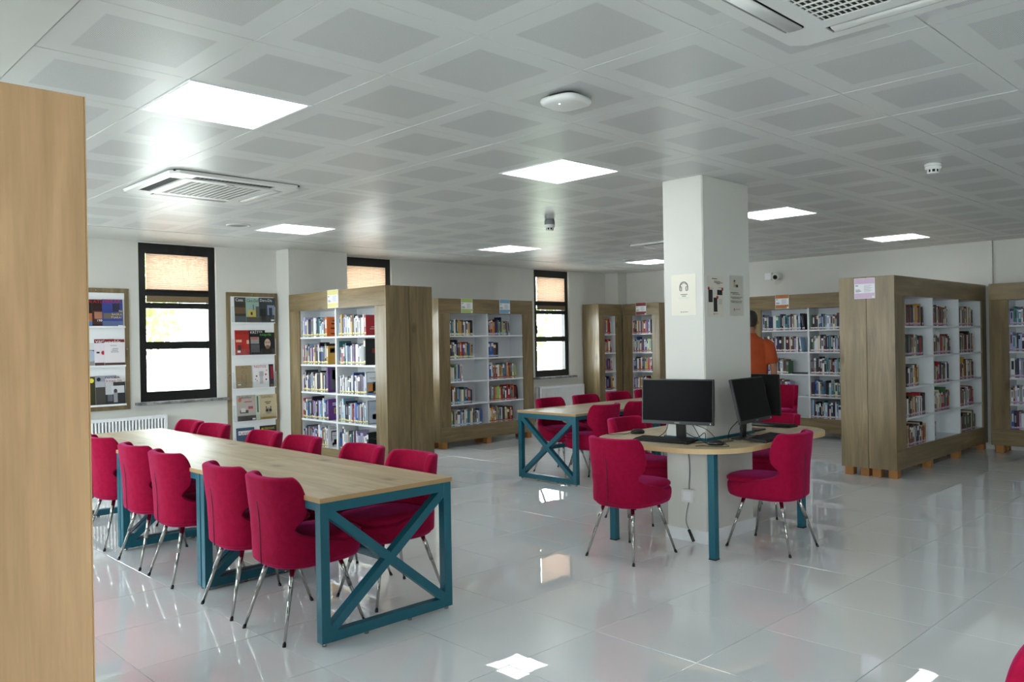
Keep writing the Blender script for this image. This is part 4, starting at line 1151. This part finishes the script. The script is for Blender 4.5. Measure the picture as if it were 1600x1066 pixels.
t = thing('notice_poster', 'cream notice in clear sleeve with a small figure and text, column right face', 'poster', (5.357, CY0 - 0.001, 1.63), 0, 'posters on the column')
ob('sheet', bx(0.012, 0.19, -0.0015, 0, 0.006, 0.295, m=mat('cream_paper_b', srgb(214, 208, 196), 0.5)), t)
ob('clear_sleeve', bx(0, 0.202, -0.004, -0.003, 0, 0.302, m=ACRYL), t)
b = MB()
b.tube([(0.078, -0.0024, 0.258), (0.078, -0.0015, 0.258)], 0.012, flat(60, 46, 40), 16)
b.tube([(0.078, -0.0028, 0.247), (0.078, -0.0015, 0.247)], 0.010, flat(214, 176, 146), 16)
b.box(0.064, 0.092, -0.0024, -0.0015, 0.215, 0.236, flat(216, 178, 112)); b.box(0.094, 0.126, -0.0026, -0.0015, 0.214, 0.234, flat(40, 46, 66))
ob('small_figure', b, t)
poster_text(t, [(0.02, 0.13, 0.170, 0.175, INK), (0.05, 0.15, 0.160, 0.164, INK), (0.02, 0.185, 0.138, 0.142, INK), (0.04, 0.16, 0.128, 0.132, INK), (0.02, 0.18, 0.108, 0.112, INK), (0.03, 0.17, 0.098, 0.102, INK), (0.062, 0.076, 0.038, 0.056, flat(160, 90, 76)), (0.086, 0.15, 0.046, 0.052, INKG)])

# ------------------------------------------------------------------ security camera on the right wall
t = thing('security_camera', 'white wall camera with black lens above the orange-card bookcase', 'camera', (X_RIGHT, 6.04, 2.385))
ob('wall_plate', MB().tube([(0, 0, 0.0), (-0.02, 0, 0.0)], 0.055, WPLAST, 20), t)
d = Vector((-0.86, -0.15, -0.18)).normalized()
pts = [Vector((-0.03, 0, 0)) + d * s for s in (0, 0.03, 0.12, 0.135)]
ob('camera_body', MB().tube(pts, [0.05, 0.058, 0.058, 0.052], WPLAST, 20), t)
ob('lens', MB().tube([pts[-1] - d * 0.004, pts[-1] + d * 0.006], 0.034, BLACK, 20), t)
ob('lens_glass', MB().tube([pts[-1], pts[-1] + d * 0.008], 0.014, SCREEN, 16), t)
ob('camera_cable', MB().tube(arc([(-0.02, 0.02, -0.05), (-0.03, 0.05, -0.11), (-0.03, 0.0, -0.13), (-0.015, -0.05, -0.08), (-0.01, -0.06, -0.03)]), 0.004, WPLAST, 8), t)
t = thing('junction_box', 'white junction box beside the wall camera', 'junction box', (X_RIGHT, 6.19, 2.385))
ob('box_housing', MB().box(-0.055, 0, -0.055, 0.055, -0.055, 0.055, WPLAST).mesh('box_housing', 0.004, 2), t)
ob('lid', MB().box(-0.06, -0.055, -0.05, 0.05, -0.05, 0.05, WENAM).mesh('lid', 0.002, 1), t)

# ------------------------------------------------------------------ radiators
def radiator(label, x0, x1, z0, z1, y=9.10):
    t = thing('panel_radiator', label, 'radiator', (x0, y, 0), 0, 'white panel radiators under the windows')
    w = x1 - x0
    b = MB(); n = int(w / 0.035); vs = []; fs = []
    for k in range(n * 4 + 1):
        u = k / (n * 4); x = 0.03 + (w - 0.06) * u; yy = [0.0, 0.0, 0.012, 0.012][k % 4]
        vs += [(x, yy, z0 + 0.015), (x, yy, z1 - 0.03)]
        if k: i = 2 * k; fs.append((i - 2, i, i + 1, i - 1))
    b.add(vs, fs, WENAM)
    ob('fluted_panel', b, t)
    ob('panel_body', bx(0.0, w, 0.012, 0.03, z0, z1 - 0.02, m=WENAM), t)
    sc = MB().box(0, 0.03, 0.0, 0.1, z0, z1, WENAM).mesh('side_cover', 0.003, 1)
    ob('side_cover', sc, t); ob('side_cover', sc, t, (w - 0.03, 0, 0))
    b = MB(); b.box(0.03, w - 0.03, -0.001, 0.012, z1 - 0.03, z1, WENAM); b.box(0.03, w - 0.03, 0.085, 0.1, z1 - 0.03, z1, WENAM)
    for k in range(int(w / 0.05)): b.box(0.03 + k * 0.05, 0.036 + k * 0.05, 0.012, 0.085, z1 - 0.012, z1 - 0.004, WENAM)
    ob('top_grille', b, t)
    b = MB()
    for x in (0.2, w - 0.2): b.box(x - 0.02, x + 0.02, 0.1, Y_WIN - y, z0 + 0.05, z0 + 0.09, WENAM); b.box(x - 0.02, x + 0.02, 0.03, 0.1, z0 + 0.05, z0 + 0.09, WENAM)
    ob('wall_bracket', b, t)
radiator('white panel radiator under the left magazine rack and first window', 1.95, 3.53, 0.14, 0.72)
radiator('white panel radiator under the window beside the corner bookcases', 9.46, 10.55, 0.14, 0.715)

# ------------------------------------------------------------------ magazine racks on the window wall
def rack(label, x0, x1, z0, z1, tiers, acrylic):
    t = thing('magazine_rack', label, 'magazine rack', (x0, Y_WIN, 0), 0, 'wall magazine racks')
    w = x1 - x0; f = 0.05
    ob('backboard', MB().box(0, w, -0.02, 0, z0, z1, OAKZ).mesh('backboard', 0.002, 1), t)
    ob('white_panel', bx(f, w - f, -0.024, -0.02, z0 + 0.05, z1 - 0.05, m=WENAM), t)
    b = MB()
    for x, zz in ((w / 2, z1 - 0.022), (0.025, (z0 + z1) / 2), (w - 0.025, (z0 + z1) / 2)): b.tube([(x, -0.02, zz), (x, -0.023, zz)], 0.008, CHROME, 12)
    ob('screw_cap', b, t)
    for zb in tiers:
        l = ob('ledge', bx(f + 0.01, w - f - 0.01, -0.075, -0.024, zb - 0.008, zb, m=WENAM), t)
        if acrylic:
            ob('front_guard', bx(f + 0.01, w - f - 0.01, -0.075, -0.073, zb, zb + 0.075, m=ACRYL), l)
            for x in (f + 0.01, w - f - 0.014): ob('end_guard', bx(x, x + 0.004, -0.075, -0.024, zb, zb + 0.19, m=ACRYL), l)
            ob('guard_edge', MB().tube([(f + 0.012, -0.074, zb + 0.19), (f + 0.012, -0.074, zb + 0.0), (w - f - 0.012, -0.074, zb + 0.0), (w - f - 0.012, -0.074, zb + 0.19)], 0.0022, WENAM, 6), l)
        else:
            ob('ledge_lip', bx(f + 0.01, w - f - 0.01, -0.078, -0.075, zb - 0.008, zb + 0.012, m=WENAM), l)
    return t
rack('magazine rack with three rows, left of the first window', 2.52, 3.178, 0.804, 2.106, (0.862, 1.275, 1.69), False)
rack('tall magazine rack with acrylic pockets, right of the first window', 4.275, 4.925, 0.15, 2.103, (0.19, 0.572, 0.962, 1.356, 1.744), True)
MG = 'magazines in the wall racks'
def magazine(label, x0, z0, w, h, layer, base, prints=(), texts=(), circles=()):
    """leans back slightly; local origin at lower left front"""
    t = thing('magazine', label, 'magazine', (x0, Y_WIN - 0.046 - 0.0075 * layer, z0 + 0.001), 0, MG)
    t.rotation_euler = (R(-3), 0, 0)
    b = MB(); b.box(0, w, 0, 0.0012, 0, h, flat(*base)); b.box(0.001, w - 0.0005, 0.0012, 0.0038, 0.001, h - 0.001, PAGES); b.box(0, w, 0.0038, 0.005, 0, h, flat(*base)); b.box(-0.0008, 0, 0, 0.005, 0, h, flat(*base))
    ob('magazine_body', b, t)
    k = 0
    for x, xx, z, zz, c in prints:
        k += 1
        ob('cover_print', bx(x * w, xx * w, -0.0002 * k - 0.0002, 0, z * h, zz * h, m=flat(*c)), t)
    for cx, cz, r, sq, c in circles:
        k += 1
        n = 20; y = -0.0002 * k - 0.0002
        bb = MB().rings([[(cx * w + r * w * math.cos(2 * PI * i / n), yy, cz * h + r * w * sq * math.sin(2 * PI * i / n)) for i in range(n)] for yy in (0, y)], flat(*c), smooth=False)
        ob('cover_print', bb, t)
    for s, x, z, size, c, sx in texts:
        lettering(s, size, flat(*c), t, (x * w, -0.0002 * k - 0.0008, z * h), sx=sx)
W_, K_, RD, YL = (235, 235, 235), (20, 20, 22), (190, 30, 36), (236, 212, 60)
# left rack, top row
z = 1.69
magazine('black magazine with red masthead, leftmost in view of left rack top row', 2.66, z, 0.2, 0.292, 0, (30, 24, 26), [(0, 1, 0.86, 1, (60, 14, 18)), (0, 1, 0.2, 0.5, (180, 110, 80)), (0, 1, 0.06, 0.2, (60, 120, 180))], [('ATLAS', 0.05, 0.87, 0.045, RD, 1.2)])
magazine('brown magazine with red masthead, middle of left rack top row', 2.80, z, 0.2, 0.292, 1, (74, 44, 36), [(0, 1, 0.6, 1, (40, 16, 18)), (0.1, 0.95, 0.3, 0.55, (176, 120, 92)), (0, 1, 0, 0.1, (40, 30, 30))], [('ATLAS', 0.05, 0.87, 0.045, RD, 1.2), ('1980', 0.2, 0.2, 0.035, W_, 1)])
magazine('blue magazine with yellow title, right of left rack top row', 2.897, z, 0.205, 0.295, 2, (52, 66, 140), [(0.5, 0.85, 0.55, 0.85, (40, 40, 70)), (0, 1, 0.05, 0.22, (90, 110, 150)), (0.05, 0.45, 0.3, 0.5, (110, 100, 90)), (0.75, 0.98, 0.01, 0.07, W_)], [('MERAK', 0.03, 0.87, 0.05, RD, 1.15), ('Ni', 0.8, 0.54, 0.035, YL, 1), ('BASKA', 0.45, 0.42, 0.035, YL, 1), ('PSARA?', 0.42, 0.31, 0.033, YL, 1)])
# left rack, middle row
z = 1.275
magazine('grey magazine with landscape photo, leftmost in left rack middle row', 2.68, z, 0.2, 0.25, 0, (214, 216, 220), [(0, 1, 0.05, 0.7, (60, 62, 70)), (0, 1, 0.05, 0.25, (150, 150, 150))], (), [(0.5, 0.45, 0.32, 0.9, (170, 186, 206))])
magazine('white magazine with red masthead and heart, middle of left rack middle row', 2.815, z, 0.2, 0.288, 1, (226, 220, 226), [(0, 1, 0.86, 1, (120, 22, 34)), (0, 1, 0.0, 0.14, (88, 60, 56)), (0.1, 0.25, 0.48, 0.54, K_)], [('varl\u0131k', 0.05, 0.87, 0.05, W_, 1.3)], [(0.42, 0.5, 0.09, 1.2, (190, 24, 60))])
magazine('white magazine with red masthead and drawing, right of left rack middle row', 2.91, z, 0.205, 0.285, 2, (230, 224, 228), [(0, 1, 0.89, 1, (120, 22, 34)), (0, 1, 0.0, 0.13, (84, 64, 60)), (0.32, 0.7, 0.52, 0.54, (110, 110, 120)), (0.36, 0.66, 0.58, 0.6, (110, 110, 120)), (0.4, 0.68, 0.64, 0.66, (110, 110, 120)), (0.3, 0.62, 0.76, 0.775, INK.diffuse_color[:3] and (120, 120, 130))], [('varl\u0131k', 0.05, 0.84, 0.055, W_, 1.3)])
# left rack, bottom row
z = 0.862
magazine('dark olive magazine with yellow dot, leftmost in left rack bottom row', 2.70, z, 0.2, 0.31, 0, (58, 54, 26), [(0.76, 0.94, 0.86, 0.99, (190, 180, 50)), (0.72, 0.92, 0.02, 0.12, (190, 180, 50))], (), [(0.42, 0.86, 0.12, 1, (214, 206, 60))])
magazine('grey magazine with black dot, middle of left rack bottom row', 2.82, z, 0.205, 0.315, 1, (150, 152, 166), [(0, 1, 0.0, 0.62, (66, 64, 58)), (0, 1, 0.62, 0.8, (176, 178, 188))], [('DOXA', 0.45, 0.88, 0.04, (70, 70, 80), 1.3)], [(0.16, 0.88, 0.1, 1, K_)])
magazine('black and white photo magazine, right of left rack bottom row', 2.914, z, 0.2, 0.283, 2, (40, 42, 46), [(0, 0.4, 0.4, 0.86, (190, 192, 196)), (0.3, 0.95, 0.45, 0.72, (206, 208, 212)), (0.4, 0.6, 0.1, 0.5, (150, 152, 156)), (0.1, 0.35, 0.15, 0.4, (96, 98, 104)), (0, 1, 0.86, 1, (210, 206, 208))], [('kitap-l\u0131k', 0.03, 0.865, 0.045, (130, 36, 40), 1.15)], [(0.5, 0.53, 0.09, 1.2, (60, 60, 64))])
# right rack
z = 1.744
magazine('dark street photo magazine, leftmost in right rack top row', 4.368, z, 0.20, 0.30, 0, (52, 52, 48), [(0, 0.7, 0.35, 0.6, (110, 84, 56)), (0, 0.7, 0.0, 0.25, (70, 78, 84)), (0, 1, 0.8, 1, (60, 66, 60))], [('Casa', 0.05, 0.84, 0.05, W_, 1)])
magazine('magazine with yellow house and white script title, middle of right rack top row', 4.506, z, 0.225, 0.298, 1, (150, 176, 166), [(0, 1, 0, 0.22, (74, 66, 56)), (0.1, 0.55, 0.22, 0.5, (196, 180, 90)), (0.55, 0.9, 0.2, 0.65, (90, 96, 90)), (0.25, 0.36, 0.3, 0.42, (70, 60, 50)), (0.4, 0.44, 0.5, 0.72, (70, 70, 66))], [('Cins-Defter', 0.04, 0.82, 0.05, (20, 40, 40), 0.85)])
magazine('dark blue-grey photo magazine, right of right rack top row', 4.672, z, 0.208, 0.30, 2, (50, 58, 66), [(0.05, 0.4, 0.1, 0.55, (30, 32, 34)), (0.5, 0.95, 0.3, 0.7, (126, 140, 168)), (0.6, 0.8, 0.2, 0.6, (40, 44, 52)), (0.7, 0.9, 0.06, 0.12, W_)], [('Ders-Dis', 0.05, 0.84, 0.048, W_, 0.9)])
z = 1.356
magazine('red magazine, leftmost in right rack second row', 4.366, z, 0.205, 0.296, 0, (176, 40, 34), [(0.05, 0.4, 0.52, 0.62, (214, 180, 150)), (0.7, 1.0, 0.45, 0.6, (214, 180, 150)), (0.15, 0.35, 0.2, 0.4, (70, 30, 30)), (0.12, 0.3, 0.1, 0.18, W_)], [('KR\u0130TER', 0.06, 0.84, 0.042, (90, 16, 18), 1.1)])
magazine('black magazine with pale picture strip, middle of right rack second row', 4.541, z, 0.205, 0.296, 1, (24, 24, 26), [(0.08, 0.6, 0.45, 0.72, (150, 152, 150)), (0.1, 0.55, 0.62, 0.7, (190, 90, 90)), (0.08, 0.7, 0.1, 0.42, (86, 88, 92))], [('KR\u0130TER', 0.06, 0.86, 0.044, W_, 1.1)])
magazine('black magazine with a pale face in glasses, right of right rack second row', 4.668, z, 0.196, 0.268, 2, (16, 16, 18), [(0.42, 0.48, 0.52, 0.545, K_)], [('kitap-l\u0131k', 0.03, 0.85, 0.046, (90, 180, 90), 1.0)], [(0.52, 0.5, 0.2, 1.45, (196, 170, 152)), (0.52, 0.34, 0.14, 0.9, (120, 98, 88)), (0.44, 0.55, 0.07, 0.8, (40, 36, 36)), (0.61, 0.55, 0.07, 0.8, (40, 36, 36)), (0.44, 0.55, 0.05, 0.8, (170, 150, 136)), (0.61, 0.55, 0.05, 0.8, (170, 150, 136))])
z = 0.962
magazine('tan magazine with an outline figure, leftmost in right rack third row', 4.369, z, 0.196, 0.268, 0, (150, 130, 98), [(0.36, 0.38, 0.1, 0.6, (90, 84, 70)), (0.62, 0.64, 0.1, 0.6, (90, 84, 70)), (0.48, 0.5, 0.1, 0.4, (90, 84, 70)), (0.1, 0.3, 0.14, 0.18, W_)], [('HECE', 0.3, 0.87, 0.035, (120, 96, 70), 1)], [(0.5, 0.7, 0.09, 1.2, (120, 106, 82)), (0.5, 0.7, 0.07, 1.2, (150, 130, 98))])
magazine('white magazine with red dots and a raised fist drawing, right rack third row', 4.576, z, 0.205, 0.275, 2, (230, 228, 230), [(0.42, 0.62, 0.15, 0.5, (190, 188, 192)), (0.38, 0.66, 0.48, 0.7, (186, 184, 188)), (0.46, 0.47, 0.5, 0.7, (110, 110, 116)), (0.53, 0.54, 0.5, 0.7, (110, 110, 116)), (0.6, 0.61, 0.5, 0.7, (110, 110, 116))], [('NOTOS', 0.06, 0.86, 0.044, (170, 20, 34), 1.05)], [(0.22, 0.5, 0.05, 1, (150, 20, 40)), (0.8, 0.56, 0.05, 1, (150, 20, 40)), (0.82, 0.34, 0.05, 1, (150, 20, 40)), (0.14, 0.36, 0.03, 1, (60, 40, 60)), (0.24, 0.3, 0.03, 1, (150, 20, 40)), (0.86, 0.74, 0.03, 1, (60, 40, 60))])
magazine('dark magazine with red streak, right end of right rack third row', 4.70, z, 0.148, 0.275, 1, (34, 30, 50), [(0.72, 0.95, 0.35, 0.9, (150, 26, 40)), (0.7, 1, 0.0, 0.12, (120, 90, 60))])
z = 0.572
magazine('grey magazine with orange badge, left in right rack fourth row', 4.372, z, 0.235, 0.305, 1, (176, 168, 160), [(0.15, 0.6, 0.3, 0.42, (70, 72, 76)), (0.2, 0.45, 0.34, 0.5, (206, 204, 200)), (0.02, 1, 0.0, 0.2, (60, 58, 58)), (0.4, 0.8, 0.72, 0.76, (190, 80, 90)), (0.6, 0.85, 0.46, 0.56, (180, 70, 90)), (0.8, 0.97, 0.03, 0.09, W_)], [('Sabitfikir', 0.1, 0.87, 0.045, (90, 70, 80), 1.05)], [(0.16, 0.82, 0.09, 1, (200, 96, 60))])
magazine('beige magazine with grey cat face, right in right rack fourth row', 4.662, z, 0.222, 0.30, 1, (192, 178, 146), [(0.3, 0.66, 0.68, 0.71, (70, 60, 50)), (0.36, 0.6, 0.62, 0.65, (70, 60, 50)), (0.02, 0.98, 0.02, 0.1, (160, 120, 66)), (0.34, 0.4, 0.42, 0.52, (84, 78, 74)), (0.6, 0.66, 0.42, 0.52, (84, 78, 74))], [('Sabitfikir', 0.08, 0.86, 0.045, (120, 104, 80), 1.0)], [(0.5, 0.34, 0.2, 0.85, (150, 142, 130)), (0.41, 0.36, 0.08, 1, (40, 38, 40)), (0.6, 0.36, 0.08, 1, (40, 38, 40)), (0.5, 0.28, 0.03, 0.8, (190, 120, 110))])
magazine('thin pale green magazine between the two beige ones, right rack fourth row', 4.60, z, 0.14, 0.30, 0, (200, 208, 190), [(0.2, 0.34, 0.3, 0.95, (90, 110, 104)), (0.6, 0.7, 0.2, 0.9, (130, 140, 120))])
z = 0.19
magazine('blue and white magazine with red title, left in right rack bottom row', 4.362, z, 0.225, 0.30, 1, (60, 84, 110), [(0.05, 0.95, 0.1, 0.5, (90, 96, 90)), (0.1, 0.9, 0.72, 0.88, (224, 226, 230))], [('PLANET', 0.12, 0.73, 0.045, (176, 24, 40), 0.95)])
magazine('black magazine with yellow title, right in right rack bottom row', 4.66, z, 0.215, 0.305, 1, (22, 22, 24), [(0.05, 0.95, 0.05, 0.6, (110, 100, 80))], [('ALMANAK', 0.06, 0.84, 0.04, (200, 190, 70), 0.95)])

# ------------------------------------------------------------------ the person
SKIN = noisy('skin', srgb(150, 104, 78), srgb(158, 112, 86), 20, 0.55)
SHIRT = noisy('orange_polo', srgb(150, 58, 14), srgb(162, 66, 18), 8, 0.85, 0.2, 300)
TROUS = mat('dark_trousers', srgb(38, 40, 50), 0.8)
HAIR = noisy('dark_hair', srgb(22, 19, 18), srgb(40, 34, 32), 60, 0.6, 0.4, 300)
SHOE = mat('black_shoe', srgb(20, 20, 22), 0.5)
def ell(cx, cy, z, rx, ry, n=24): return [(cx + rx * math.cos(2 * PI * k / n), cy + ry * math.sin(2 * PI * k / n), z) for k in range(n)]
def person(label, x, y, deg, hgt):
    t = thing('person', label, 'person', (x, y, 0), R(deg))
    s = hgt / 1.78
    t.scale = (s, s, s)
    # faces +x, left side +y ; rings (cx, z, depth radius, width radius)
    torso = [(0.0, 0.86, 0.10, 0.155), (0.0, 0.95, 0.108, 0.165), (0.0, 1.05, 0.100, 0.148), (0.005, 1.18, 0.106, 0.158), (0.005, 1.30, 0.112, 0.175), (0.0, 1.40, 0.100, 0.175), (-0.005, 1.455, 0.075, 0.13), (-0.005, 1.49, 0.052, 0.065), (0.005, 1.55, 0.05, 0.052), (0.015, 1.60, 0.05, 0.05)]
    body = MB().rings([ell(cx, 0, z, a, b_) for cx, z, a, b_ in torso], SKIN)
    head = [(0.03, 1.545, 0.04, 0.035), (0.035, 1.56, 0.065, 0.052), (0.03, 1.60, 0.086, 0.066), (0.02, 1.65, 0.096, 0.074), (0.015, 1.70, 0.098, 0.076), (0.012, 1.74, 0.088, 0.070), (0.01, 1.765, 0.062, 0.052), (0.01, 1.778, 0.025, 0.022)]
    body.rings([ell(cx, 0, z, a, b_) for cx, z, a, b_ in head], SKIN)
    body.tube([(0.112, 0, 1.675), (0.128, 0, 1.645), (0.135, 0, 1.632), (0.115, 0, 1.622)], [0.008, 0.012, 0.014, 0.01], SKIN, 10)   # nose
    body.tube([(0.105, -0.022, 1.597), (0.111, 0, 1.598), (0.105, 0.022, 1.597)], [0.005, 0.008, 0.005], SKIN, 8)     # mouth
    arms = []
    for sg in (-1, 1):
        body.tube([(0.0, sg * 0.078, 1.675), (0.0, sg * 0.086, 1.655), (0.004, sg * 0.08, 1.63)], [0.014, 0.018, 0.012], SKIN, 10)   # ear
        A = [(-0.005, sg * 0.17, 1.42), (-0.01, sg * 0.205, 1.38), (-0.02, sg * 0.235, 1.25), (-0.025, sg * 0.255, 1.12), (0.03, sg * 0.262, 1.0), (0.10, sg * 0.25, 0.88)]
        body.tube(A, [0.05, 0.052, 0.046, 0.038, 0.036, 0.026], SKIN, 14); arms.append(A)
        P = [(0.10, sg * 0.25, 0.885), (0.118, sg * 0.246, 0.85), (0.135, sg * 0.243, 0.81)]
        body.tube(P, [0.026, 0.034, 0.033], SKIN, 12)
        for q, ln in ((-0.026, 0.068), (-0.009, 0.078), (0.009, 0.074), (0.026, 0.058)):
            bx0, bz0 = 0.136 + q * 0.5, 0.815 + q * 0.3
            body.tube([(bx0, sg * (0.243 - 0.004) , bz0), (bx0 + 0.022, sg * 0.240, bz0 - ln * 0.5), (bx0 + 0.014, sg * 0.228, bz0 - ln)], [0.0105, 0.0095, 0.0075], SKIN, 8)
        body.tube([(0.125, sg * 0.236, 0.855), (0.158, sg * 0.226, 0.83), (0.168, sg * 0.218, 0.795)], [0.012, 0.011, 0.009], SKIN, 8)
        Lg = [(0.0, sg * 0.085, 0.92), (0.005, sg * 0.095, 0.72), (0.012, sg * 0.10, 0.50), (-0.005, sg * 0.10, 0.30), (-0.012, sg * 0.10, 0.08)]
        body.tube(Lg, [0.092, 0.082, 0.056, 0.05, 0.036], SKIN, 16)
        body.tube([(-0.04, sg * 0.10, 0.045), (0.05, sg * 0.105, 0.04), (0.15, sg * 0.11, 0.028)], [0.034, 0.036, 0.022], SKIN, 12)
    me = body.mesh('person_body')
    o = bpy.data.objects.new('tmp', me); COL.objects.link(o)
    rm = o.modifiers.new('r', 'REMESH'); rm.mode = 'VOXEL'; rm.voxel_size = 0.0075
    sm = o.modifiers.new('s', 'SMOOTH'); sm.factor = 0.5; sm.iterations = 2
    dg = bpy.context.evaluated_depsgraph_get()
    m2 = bpy.data.meshes.new_from_object(o.evaluated_get(dg)); bpy.data.objects.remove(o)
    m2.materials.clear(); m2.materials.append(SKIN)
    for p in m2.polygons: p.use_smooth = True
    ob('body', m2, t)
    def cloth(name, b, m, vox=0.011, it=4):
        o = bpy.data.objects.new('tmp', b.mesh(name)); COL.objects.link(o)
        rm = o.modifiers.new('r', 'REMESH'); rm.mode = 'VOXEL'; rm.voxel_size = vox
        sm = o.modifiers.new('s', 'SMOOTH'); sm.factor = 0.5; sm.iterations = it
        dg = bpy.context.evaluated_depsgraph_get()
        mm = bpy.data.meshes.new_from_object(o.evaluated_get(dg)); bpy.data.objects.remove(o)
        mm.materials.clear(); mm.materials.append(m)
        for p in mm.polygons: p.use_smooth = True
        return ob(name, mm, t)
    sh = MB().rings([ell(cx, 0, z, a + e, b_ + e * 1.2) for cx, z, a, b_, e in [(0, 0.84, 0.105, 0.165, 0.03), (0, 0.95, 0.108, 0.165, 0.028), (0, 1.05, 0.104, 0.155, 0.03), (0.004, 1.18, 0.108, 0.165, 0.026), (0.004, 1.30, 0.112, 0.18, 0.022), (0, 1.40, 0.100, 0.178, 0.018), (-0.004, 1.455, 0.076, 0.128, 0.016), (-0.006, 1.49, 0.054, 0.066, 0.016), (-0.004, 1.515, 0.052, 0.056, 0.013)]], SHIRT)
    for sg in (-1, 1):
        sh.tube([(-0.005, sg * 0.15, 1.415), (-0.01, sg * 0.205, 1.38), (-0.018, sg * 0.232, 1.26), (-0.024, sg * 0.25, 1.165)], [0.064, 0.07, 0.068, 0.066], SHIRT, 18)
    cloth('polo_shirt', sh, SHIRT)
    col = MB().rings([ell(-0.004, 0, 1.49, 0.070, 0.078), ell(-0.002, 0, 1.525, 0.062, 0.066), ell(-0.002, 0, 1.525, 0.056, 0.060), ell(-0.004, 0, 1.49, 0.062, 0.07)], SHIRT)
    ob('collar', col, t)
    tr = MB().rings([ell(0, 0, z, a, b_) for z, a, b_ in ((0.78, 0.10, 0.17), (0.88, 0.118, 0.178), (0.96, 0.114, 0.172), (1.0, 0.11, 0.165))], TROUS)
    for sg in (-1, 1): tr.tube([(0, sg * 0.088, 0.88), (0.006, sg * 0.096, 0.70), (0.012, sg * 0.10, 0.48), (-0.004, sg * 0.10, 0.28), (-0.01, sg * 0.10, 0.05)], [0.098, 0.092, 0.074, 0.066, 0.06], TROUS, 18)
    cloth('trousers', tr, TROUS)
    for sg in (-1, 1):
        ob('shoe', MB().rings([[(0.05 + 0.145 * k * math.cos(a), sg * 0.105 + 0.05 * k * math.sin(a) * (1.0 - 0.15 * math.cos(a)), zz) for a in [2 * PI * i / 20 for i in range(20)]] for k, zz in ((0.95, 0.0), (1.0, 0.02), (0.96, 0.05), (0.7, 0.082))], SHOE), t)
    hr = MB().rings([ell(cx, 0, z, a, b_) for cx, z, a, b_ in [(-0.052, 1.60, 0.03, 0.05), (-0.03, 1.63, 0.064, 0.074), (-0.016, 1.67, 0.082, 0.083), (0.0, 1.705, 0.098, 0.086), (0.006, 1.74, 0.098, 0.08), (0.006, 1.775, 0.076, 0.062), (0.004, 1.794, 0.036, 0.03)]], HAIR)
    ob('hair', hr, t)
    for sg in (-1, 1):
        e = ob('eye', MB().lathe([(0.001, -0.011), (0.007, -0.008), (0.011, 0), (0.007, 0.008), (0.001, 0.011)], flat(230, 230, 228), 12), t, (0.098, sg * 0.031, 1.668))
        ob('iris', MB().tube([(0.008, 0, 0), (0.0115, 0, 0)], 0.005, INK, 10), e)
    return t
person('person in an orange polo shirt seen from behind, facing the bookcase', 8.69, 4.915, 24, 1.765)
